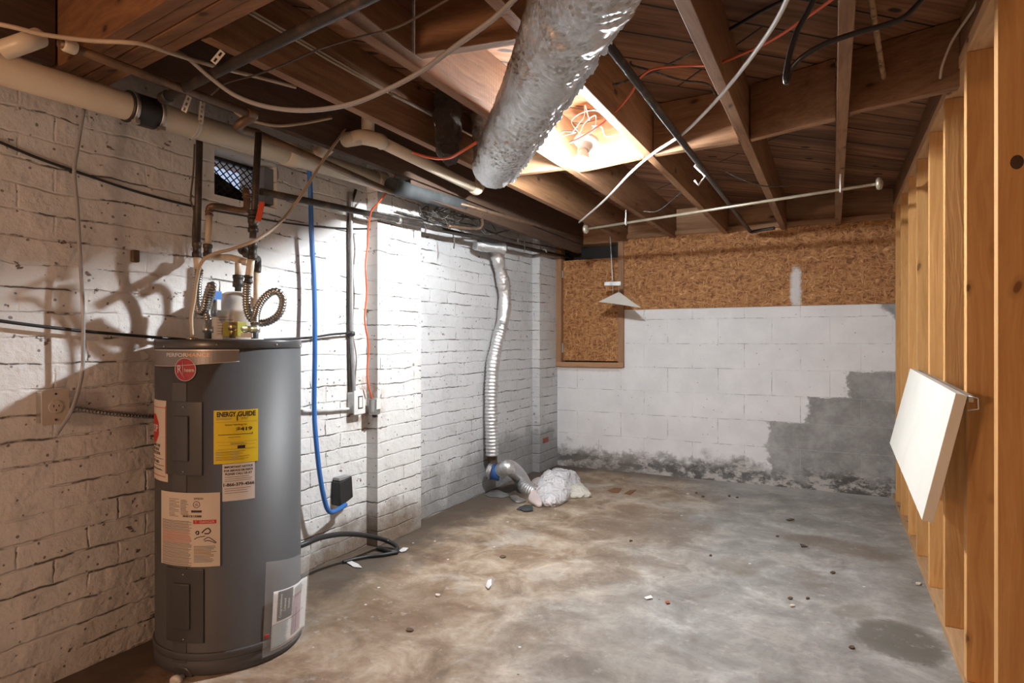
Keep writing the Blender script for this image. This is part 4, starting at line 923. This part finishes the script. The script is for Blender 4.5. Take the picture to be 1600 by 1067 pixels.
MB().lathe(P(549, 521, a=AL+.022)-Vector((0, 0, .012)), [(.014, 0), (.019, .004), (.019, .02), (.014, .024)], 16).build('strap', 'rubber', cn)
wcable('conduit', 'paintpipe', [(400, 644), (470, 642), (510, 641), (550, 638)], .0085, 'white-painted level conduit from behind the heater to the white outlet', a=AL+.012, cat='conduit')
q = P(559, 628, a=AL+.03); ob = MB().box(q-Vector((.03, .05, .055)), q+Vector((.012, .04, .055))).build('outlet_box', 'paintpipe', label='white outlet with a dark slot under the grey vertical conduit', cat='outlet', bevel=.004)
MB().box(q+Vector((.012, -.048, -.064)), q+Vector((.018, .042, .064))).build('cover_plate', 'whiteplastic', ob, bevel=.003)
pv = MB().box(q+Vector((.018, -.018, -.034)), q+Vector((.0195, .018, .034))).build('receptacle', 'dark', ob)
MB().box(q+Vector((.0195, -.013, -.028)), q+Vector((.021, .013, .028))).build('face', 'whiteplastic', ob, bevel=.001)
# left tan outlet
q = P(83, 635, a=AL+.03); ob = MB().box(q-Vector((.03, .036, .052)), q+Vector((.008, .036, .052))).build('outlet_box', 'steel', label='square metal outlet on the brick wall left of the heater', cat='outlet', bevel=.003)
MB().box(q+Vector((.008, -.040, -.058)), q+Vector((.012, .044, .058))).build('cover_plate', 'outlet', ob, bevel=.002)
fc = MB().lathe(q+Vector((.012, .002, 0)), [(.0225, 0), (.0225, .002), (.020, .003)], 28, axis=(1, 0, 0)).build('receptacle', 'outlet', ob)
m = MB(); 
for dy, dz, wy, wz in ((-.008, .003, .0022, .008), (.008, .003, .0022, .007), (0, -.011, .0035, .005)): m.box(q+Vector((.0148, .002+dy-wy/2, dz-wz/2)), q+Vector((.0156, .002+dy+wy/2, dz+wz/2)))
m.build('slots', 'dark', ob)
for dz in (.042, -.042): MB().ball(q+Vector((.0125, .002, dz)), .0035).build('screw', 'dark', ob)
MB().tube([P(x, y, a=AL+.014) for x, y in ((100, 637), (125, 639), (160, 644), (200, 648), (240, 650), (262, 648))], .009, 12, step=.003, rf=lambda i, t: .0086+.0015*math.sin(i*math.pi/2+.4)).build('flexible_conduit', 'csst', label='ribbed metal flexible conduit from the left outlet to the heater', cat='conduit')
# nails and a small rusty bracket on the brick
m = MB().box(P(203, 409, a=AL), P(219, 391, a=AL+.02)).build('rusty_bracket', 'rust', label='small rusty bracket on the brick wall above the heater shadow', cat='bracket', bevel=.004)
# black charger box on the wall
q = P(536, 765, a=AL+.03); ob = MB().hexa([q+Vector(p) for p in ((-.03, -.055, -.07), (.03, -.05, -.075), (.03, .045, -.045), (-.03, .05, -.05), (-.03, -.055, .055), (.022, -.05, .05), (.022, .045, .066), (-.03, .05, .07))]).build('black_box', 'rubber', label='black plastic box on the brick wall where the blue hose ends', cat='box', bevel=.006)
MB().box(q+Vector((-.026, -.045, .057)), q+Vector((.016, .04, .070))).build('dust_layer', 'conduit', ob)
# black hose
bh = cable('black_hose', 'rubber', [(440, 862, 2.75), (475, 850, 2.82), (500, 840, 2.92), (535, 834, 3.08), (570, 836, 3.22), (600, 843, ('z', .05)), (617, 851, ('z', .025)), (621, 858, ('z', .014)), (612, 862, ('z', .014)), (600, 858, ('z', .014)), (590, 856, ('z', .014))], .0125, 'black rubber hose arching over the floor beside the heater', cat='hose', seg=14)
cable('hose_end', 'rubber', [(622, 862, ('z', .012)), (600, 866, ('z', .012)), (575, 869, ('z', .011)), (550, 874, ('z', .011)), (536, 878, ('z', .010))], .009, 'flat dusty black tubing lying along the floor edge', cat='hose')
# ------------------------------------------------------------------ conduit, cords and cables under the right-hand joists
oc = MB().tube([P(925, 36, z=1.965), P(1172, 361, z=1.965)], .0135, 16, spline=False).build('conduit', 'iron', label='dark conduit running between two joists right of the bulb toward the strand board', cat='conduit')
MB().tube([P(1168, 356, z=1.965), P(1174, 362, z=1.96), P(1190, 359, z=1.95), P(1210, 356, z=1.95)], .012, 12).build('bend', 'iron', oc)
br_ = MB(); pts = [P(x, y, Z=2.95) for x, y in ((1093, 252), (1085, 259), (1102, 275), (1091, 289), (1085, 281))]
br_.tube(pts, .005, 8, spline=False).build('white_hook', 'cablewhite', label='white bent wire hook hanging from the dark conduit', cat='hook')
MB().tube([P(612, 147, a=-1.56), P(760, 222, a=-1.56)], .0085, 12, spline=False).build('steel_conduit', 'steel', label='short shiny metal conduit on the joist side, entering behind the foil duct', cat='conduit')
for dy, lb in ((0, 'upper'), (5.5, 'lower')):
    MB().tube([P(388, 14+dy, a=-1.57), P(480, 68+dy*.9, a=-1.566), P(520, 92+dy*.9, a=-1.572), P(616, 148+dy*.3, a=-1.566)], .0042, 8).build('joist_cable', 'cabletan', label=lb+' of two tan cables stapled along the joist side above the cloudy tube', cat='cable')
cable('white_cable', 'cablewhite', [(1240, -22, ('z', 1.965)), (1205, 45, ('z', 1.965)), (1150, 120, ('z', 1.968)), (1105, 172, ('z', 1.97)), (1065, 210, ('z', 1.972)), (1020, 240, ('z', 1.975)), (985, 270, ('z', 1.975)), (945, 312, ('z', 1.978)), (905, 347, ('z', 1.98))], .0065, 'white cord stapled under the joists from the top edge to near the rod', cat='cord')
cable('orange_cable', 'cableorange', [(1310, -8, 1.62), (1270, 20, 1.7), (1210, 60, 1.85), (1160, 84, 1.97), (1115, 100, 2.06), (1060, 103, 2.15), (1020, 108, 2.2), (1000, 122, 2.25), (988, 142, 2.3), (970, 165, 2.38), (940, 193, 2.5), (912, 212, 2.62), (890, 222, 2.68)], .0045, 'orange cable running from the top right over to the bulb')
cable('black_cable', 'cableblack', [(1278, -14, 1.45), (1262, 18, 1.47), (1245, 50, 1.49), (1234, 85, 1.5), (1228, 118, 1.5), (1230, 128, 1.5), (1236, 108, 1.5), (1255, 88, 1.48), (1290, 68, 1.46), (1335, 52, 1.45), (1385, 38, 1.44), (1415, 25, 1.43), (1445, -6, 1.42)], .0068, 'thick black cable hanging in a sharp loop at the top right')
cable('black_cable', 'cableblack', [(1290, -30, 1.9), (1200, 12, 2.05), (1150, 40, 2.15), (1110, 62, 2.25)], .0062, 'thin black cable crossing the boards at the top centre right')
cable('dusty_wire', 'wire', [(985, 96, 2.36), (988, 102, 2.36), (1010, 108, 2.36), (1040, 118, 2.4), (1070, 126, 2.42), (1105, 131, 2.46), (1118, 148, 2.5)], .0042, 'dusty black wire sagging between the joists right of the duct', cat='wire')
cable('dusty_wire', 'wire', [(935, 136, 2.4), (975, 128, 2.38), (1020, 112, 2.35), (1050, 98, 2.32), (1085, 80, 2.28)], .0045, 'dusty black wire with a blunt end crossing the orange cable', cat='wire')
cable('brown_wire', 'cablebrown', [(1150, 122, 2.85), (1200, 130, 2.75), (1270, 128, 2.6), (1330, 116, 2.48), (1390, 105, 2.38), (1440, 112, 2.30), (1468, 128, 2.28)], .004, 'thin brown wire sagging across the right-hand blocking boards', cat='wire')
cable('brown_wire', 'cablebrown', [(1200, 262, 4.3), (1260, 236, 4.1), (1330, 228, 3.9), (1380, 205, 3.6), (1450, 195, 3.3)], .0045, 'thin dark wire across the far ceiling boards near the rod knob', cat='wire')
cable('grey_wire', 'wire', [(1125, 262, 3.3), (1150, 276, 3.35), (1190, 290, 3.4), (1235, 290, 3.4)], .003, 'thin grey wire drooping behind the dark conduit', cat='wire')
cable('grey_wire', 'wire', [(1005, 330, 4.1), (1030, 328, 4.0), (1070, 295, 3.8), (1085, 283, 3.7)], .0035, 'thin grey wire sagging above the middle of the rod', cat='wire')
cable('cloth_cable', 'rope', [(1360, -10, 1.86), (1367, 35, 1.98), (1374, 80, 2.14), (1380, 115, 2.28), (1385, 138, 2.36), (1391, 145, 2.44)], .0092, 'frayed tan cloth-covered cable entering a hole in the blocking board')
cable('thin_tan_cable', 'cabletan', [(1545, -30, 1.85), (1520, 15, 1.92), (1490, 60, 2.05), (1473, 100, 2.12), (1469, 122, 2.16)], .0045, 'thin tan cable hanging beside the top plate of the stud wall')
# knots of nails in the joists
# hanging rod
hl, hr = P(978, 348, Z=4.09), P(1313, 296, Z=3.24)
rd_ = (hr-hl).normalized(); r0 = hl-rd_*.31; r1 = hr+rd_*.17
rt = thing('hanging_rod', 'thin brass closet rod hung under the joists in front of the strand board', 'rod', (r0+r1)/2)
MB().cyl(r0, r1, .0085, 14).build('tube', 'rod', rt)
for q, d in ((r0, -1), (r1, 1)):
    MB().lathe(q-rd_*d*.006, [(.009, 0), (.026, .003), (.031, .012), (.028, .022), (.012, .029)], 24, axis=rd_*d).build('end_knob', 'rod', rt)
for q in (hl, hr):
    MB().tube([q+Vector((0, 0, .085)), q+Vector((0, 0, .03)), q+Vector((0, .012, .0)), q+Vector((0, 0, -.012)), q+Vector((0, -.012, .0)), q+Vector((0, -.010, .03))], .0042, 8).build('hook', 'cablewhite', rt)
# hanging folded white panel with bracket
hw = P(958, 372, Z=4.75)
hp = thing('hanging_reflector', 'white peaked metal shade hanging on a wire in front of the hatch', 'shade', P(967, 470, Z=5.15))
MB().tube([P(953, 366, Z=5.2), P(955, 400, Z=5.18), P(957, 440, Z=5.16)], .0045, 8).build('wire', 'steel', hp)
MB().hexa([P(944, 446, Z=5.15), P(970, 446, Z=5.12), P(970, 446, Z=5.16), P(944, 446, Z=5.19), P(944, 440, Z=5.15), P(970, 439, Z=5.12), P(970, 439, Z=5.16), P(944, 440, Z=5.19)]).build('bracket', 'conduit', hp, bevel=.003)
MB().tube([P(966, 446, Z=5.14), P(967, 457, Z=5.14)], .002, 6).build('wire', 'steel', hp)
MB().tube([P(957, 446, Z=5.16), P(957.5, 462, Z=5.16)], .002, 6).build('wire', 'steel', hp)
L_, T_, R_, B_ = (935, 471.5), (967, 455.5), (1000, 480.5), (960, 474)
pk = [P(*L_, Z=5.12), P(*T_, Z=5.18), P(*R_, Z=4.98), P(*B_, Z=5.05)]
bk = [p+Vector((0, .012, .006)) for p in pk]; bk[1] = P(*T_, Z=5.22)
MB().add(pk+bk, [(0, 3, 2, 1), (4, 5, 6, 7), (0, 1, 5, 4), (1, 2, 6, 5), (2, 3, 7, 6), (3, 0, 4, 7)]).build('shade', 'white', hp, bevel=.002)
# ------------------------------------------------------------------ white shelf board hinged on the studs
TL, TR, BR, BL = P(1422, 575, a=.345), P(1493, 614, a=.325), P(1440, 812, Z=1.885), P(1390, 692, Z=3.2)
fold = thing('shelf_board', 'white painted folding shelf board hanging tilted from the stud wall', 'shelf', (TL+TR+BR+BL)/4)
nn = (TR-TL).cross(BL-TL).normalized()
if nn.x < 0: nn = -nn
th_s = .030
MB().hexa([BL, BR, BR+nn*th_s, BL+nn*th_s, TL, TR, TR+nn*th_s, TL+nn*th_s]).build('board', 'white', fold, bevel=.0015)
MB().tube([TR+nn*.034+Vector((0, .01, .0)), TR+Vector((.055, .0, -.012)), TR+Vector((.056, 0, -.045)), TR+Vector((.030, .0, -.050))], .0022, 8, spline=False).build('hinge_hook', 'steel', fold)
MB().bar(TR+nn*.030+Vector((.012, .02, -.01)), TL+nn*.030+Vector((.012, -.02, -.01)), .012, .02).build('hinge_rail', 'steel', fold)
# ------------------------------------------------------------------ foil flex duct, bag
fx = thing('dryer_duct', 'silver flexible foil duct running down the far brick wall to the floor', 'duct', P(770, 715, a=-2.2))
def crimp(r, amp): return lambda i, t: r+(amp if i % 2 else -amp)+.004*math.sin(i*.37)
m = MB().tube([P(742, 382, a=-2.24), P(765, 386, a=-2.18), P(788, 388, a=-2.12)], .038, 24, step=.012, rf=crimp(.037, .0015))
m.build('top_elbow', 'foil', fx)
vd = [(777, 388), (779, 410), (786, 440), (789, 470), (786, 500), (777, 535), (770, 570), (768, 610), (768, 660), (769, 711)]
m = MB().tube([P(x, y, a=-2.235) for x, y in vd], .05, 28, n=10, step=.0064, rf=lambda i, t: .0470+.0036*math.sin(i*math.pi/2+.4)*min(1, max(.2, (t-.3)*4))+.005*math.sin(i*.19)*(1-t))

for i, p in enumerate(m.v):
    if p.z > 1.0: m.v[i] = p+mnoise.noise_vector(p*40)*.006*min(1, (p.z-1.0)*3)
m.build('vertical_run', 'foilflex', fx)
MB().tube([P(769, 708, a=-2.245), P(770, 722, a=-2.25), P(774, 735, a=-2.25)], .036, 20).build('inner_collar', 'rust', fx)
el_ = thing('duct_elbow', 'short silver flexible duct bending from the wall into the white sack', 'duct', P(800, 775, z=.0))
m = MB().tube([P(779, 738, a=-2.19), P(795, 730, a=-2.10), P(812, 744, Z=4.78), P(822, 762, Z=4.68), P(838, 770, Z=4.62), P(856, 768, Z=4.60)], .055, 28, n=10, step=.0048, rf=lambda i, t: .0555+.0022*math.sin(i*math.pi/2+.4))
m.build('flex_tube', 'foilflex', el_)
MB().tube([P(768, 736, a=-2.235), P(782, 739, a=-2.175)], .058, 24, spline=False).build('tape_band', 'bluetape', el_)
MB().tube([P(763, 735, a=-2.26), P(770, 737, a=-2.225)], .060, 24, spline=False, step=.006, rf=lambda i, t: .058+.005*math.sin(i*2.1)).build('foil_end', 'foil', el_)
# sack: closed lumpy shell built from outline and ridge heights
def sack(name, mat, outline, top, seed, hmax, label=None, cat=None, parent=None, group=None):
    pts = [P(x, y, z=0.004) for x, y in outline]; c = sum(pts, Vector())/len(pts); ring = catmull(pts+[pts[0]], 6)[:-1]; n = len(ring); rings = 12
    m = MB(); vs = []
    tp = Vector(top)
    for j in range(rings+1):
        f = j/rings
        for i in range(n):
            p = ring[i].lerp(Vector((tp.x, tp.y, 0)), f); an = 2*math.pi*i/n
            hgt = hmax*(1-(1-min(1, f*1.9))**2.0)**.6*(.72+.28*math.sin(f*2.2))
            q_ = p*4.6+Vector((seed, 0, 0)); rid = (1-abs(mnoise.noise(q_))*1.7)**2
            rid2 = 1-abs(mnoise.noise(q_*2.3+Vector((0, seed, 0))))*2
            fold_ = .55*(rid-.5)+.09*(rid2-.6)+.2*mnoise.noise(q_*.5)
            p = Vector((p.x, p.y, .004+max(0, hgt*(1+fold_)))); 
            sh = Vector((mnoise.noise(p*16), mnoise.noise(p*16+Vector((5, 5, 5))), 0))*.012*(1 if 0 < j else .3)
            vs.append(p+sh)
    vs.append(Vector((tp.x, tp.y, hmax*1.02)))
    fs = []
    for j in range(rings):
        for i in range(n): fs.append((j*n+i, j*n+(i+1) % n, (j+1)*n+(i+1) % n, (j+1)*n+i))
    for i in range(n): fs.append((rings*n+i, rings*n+(i+1) % n, (rings+1)*n))
    fs.append(tuple(reversed(range(n)))); m.add(vs, fs, True)
    return m.build(name, mat, parent, label=label, cat=cat, group=group)
bgt = thing('sack', 'crumpled white woven sack pulled over the end of the foil duct', 'sack', P(868, 775, z=0))
tpp = P(862, 772, z=.0); tpp = Vector((tpp.x+.02, tpp.y+.02, 0))
sack('sack_body', 'bag', [(838, 783), (848, 790), (868, 791), (885, 784), (899, 770), (908, 757), (900, 750), (880, 747), (858, 748), (840, 760), (833, 772)], tpp, 3.3, .118, parent=bgt)
sack('sack_corner', 'bagyellow', [(884, 780), (895, 778), (910, 777), (925, 775), (915, 764), (904, 757), (893, 762)], P(900, 768, z=0), 7.1, .060, parent=bgt)
sack('sack_mouth', 'bagpink', [(824, 783), (838, 791), (847, 790), (842, 778), (840, 762), (848, 750), (855, 746), (838, 748), (830, 754), (836, 765), (834, 776)], P(838, 776, z=0), 1.7, .050, parent=bgt)
# ------------------------------------------------------------------ debris on the slab
def scrap(name, mat, pts, th, label, cat, curl=.006, group=None):
    n = len(pts); lo = [P(x, y, z=.0015) for x, y in pts]
    lo = [p+Vector((0, 0, curl*R.random())) for p in lo]; hi = [p+Vector((0, 0, th)) for p in lo]
    return MB().add(lo+hi, [tuple(reversed(range(n))), tuple(range(n, 2*n))]+[(i, (i+1) % n, n+(i+1) % n, n+i) for i in range(n)]).build(name, mat, label=label, cat=cat, group=group)
scrap('rubber_scrap', 'foam', [(807, 797), (812, 793), (820, 791), (832, 790), (833, 799), (818, 800), (813, 797)], .006, 'torn dark rubber scrap on the slab in front of the sack', 'scrap', .01)
scrap('plastic_scrap', 'film', [(757, 915), (760, 906), (768, 903), (774, 905), (771, 914), (765, 921), (760, 920)], .004, 'clear crumpled plastic scrap on the brown middle of the slab', 'scrap', .02)
scrap('plastic_scrap', 'paperwhite', [(759, 917), (762, 908), (768, 907), (768, 917), (763, 922)], .003, 'white paper scrap under the clear plastic scrap', 'scrap', .01)
scrap('paint_flake', 'paperwhite', [(623, 861), (630, 857), (638, 856), (634, 862), (627, 863)], .002, 'white paint flake at the end of the black hose', 'flake')
scrap('paint_flake', 'paperwhite', [(1006, 934), (1012, 932), (1017, 931), (1020, 936), (1010, 937)], .003, 'small white paint flake in the middle of the slab', 'flake')
scrap('paint_flake', 'paperwhite', [(540, 879), (548, 877), (560, 882), (566, 888), (553, 886)], .002, 'pale flake beside the dusty tubing on the floor', 'flake')
for pts, lb in (([(757, 772), (768, 766), (780, 766), (790, 770), (796, 774), (785, 777), (772, 776), (763, 775)], 'crumpled grey film scrap against the wall under the foil duct'), ([(796, 775), (806, 774), (813, 779), (822, 782), (810, 785), (800, 781)], 'smaller crumpled film scrap in front of the foil duct bend')):
    sack('film_scrap', 'steel', pts, P(sum(p[0] for p in pts)/len(pts), sum(p[1] for p in pts)/len(pts), z=0), pts[0][0]*.1, .010, lb, 'scrap')
scrap('leaf_scrap', 'rust', [(1228, 812), (1236, 810), (1241, 812), (1233, 814)], .003, 'dark scrap on the slab toward the middle of the stud wall', 'scrap')
scrap('leaf_scrap', 'iron', [(1250, 850), (1258, 853), (1262, 855), (1252, 855)], .003, 'dark splinter on the slab left of the long brown stain', 'scrap')
scrap('leaf_scrap', 'barebrick', [(1039, 941), (1045, 940), (1047, 943), (1041, 944)], .002, 'tiny red scrap on the slab right of the small white flake', 'scrap')
scrap('floor_patch', 'beam', [(949, 766), (960, 762), (972, 763), (966, 770), (955, 769)], .0015, 'left of two dark brown wood bits set in the slab', 'scrap', 0)
scrap('floor_patch', 'beam', [(975, 771), (985, 765), (994, 765), (985, 773)], .0015, 'right of two dark brown wood bits set in the slab', 'scrap', 0)
rr = random.Random(11); k = 0
spots = [(1075, 772), (1088, 770), (1098, 776), (1140, 775), (1152, 777), (1238, 947), (1262, 935), (1235, 935), (1434, 912), (1302, 895), (1332, 1012), (793, 816), (786, 870), (684, 930), (1215, 838), (640, 985), (1110, 868), (985, 845)]
where = ['leftmost of three by the block wall', 'middle of three by the block wall', 'rightmost of three by the block wall',
         'left of two below the bare block edge', 'right of two below the bare block edge', 'nearest the damp patch of three', 'farthest right of three behind the damp patch',
         'farthest left of three behind the damp patch', 'closest to the bottom plate of the stud wall', 'between the long brown stain and the damp oval patch', 'left of and nearer than the damp patch', 'just in front of the dark rubber scrap',
         'between the rubber scrap and the black hose', 'left of the crumpled plastic scrap', 'beside the dark scrap toward the middle of the stud wall', 'nearest the foot of the water heater', 'alone on the slab left of the long brown stain', 'alone in the middle of the slab behind the white flake']
for (x, y), wl in zip(spots, where):
    r_ = rr.uniform(2.2, 4.2)*(y-533)/300
    pts = [(x+math.cos(t)*r_*rr.uniform(.6, 1.3), y+math.sin(t)*r_*.45*rr.uniform(.6, 1.3)) for t in [i*math.pi/3 for i in range(6)]]
    scrap('pebble', 'rust' if rr.random() < .7 else 'paper', pts, .005, 'tiny crumb of grit '+wl, 'grit', .001, group='crumbs of grit on the slab')
# bare brick showing low on the far pilaster, and loose mortar at its foot
q = P(853, 687, a=-2.243); MB().box(q-Vector((.004, .06, .022)), q+Vector((.003, .05, .022))).build('brick_chip', 'barebrick', label='bare red brick showing low on the far corner pilaster', cat='brick', bevel=.004)
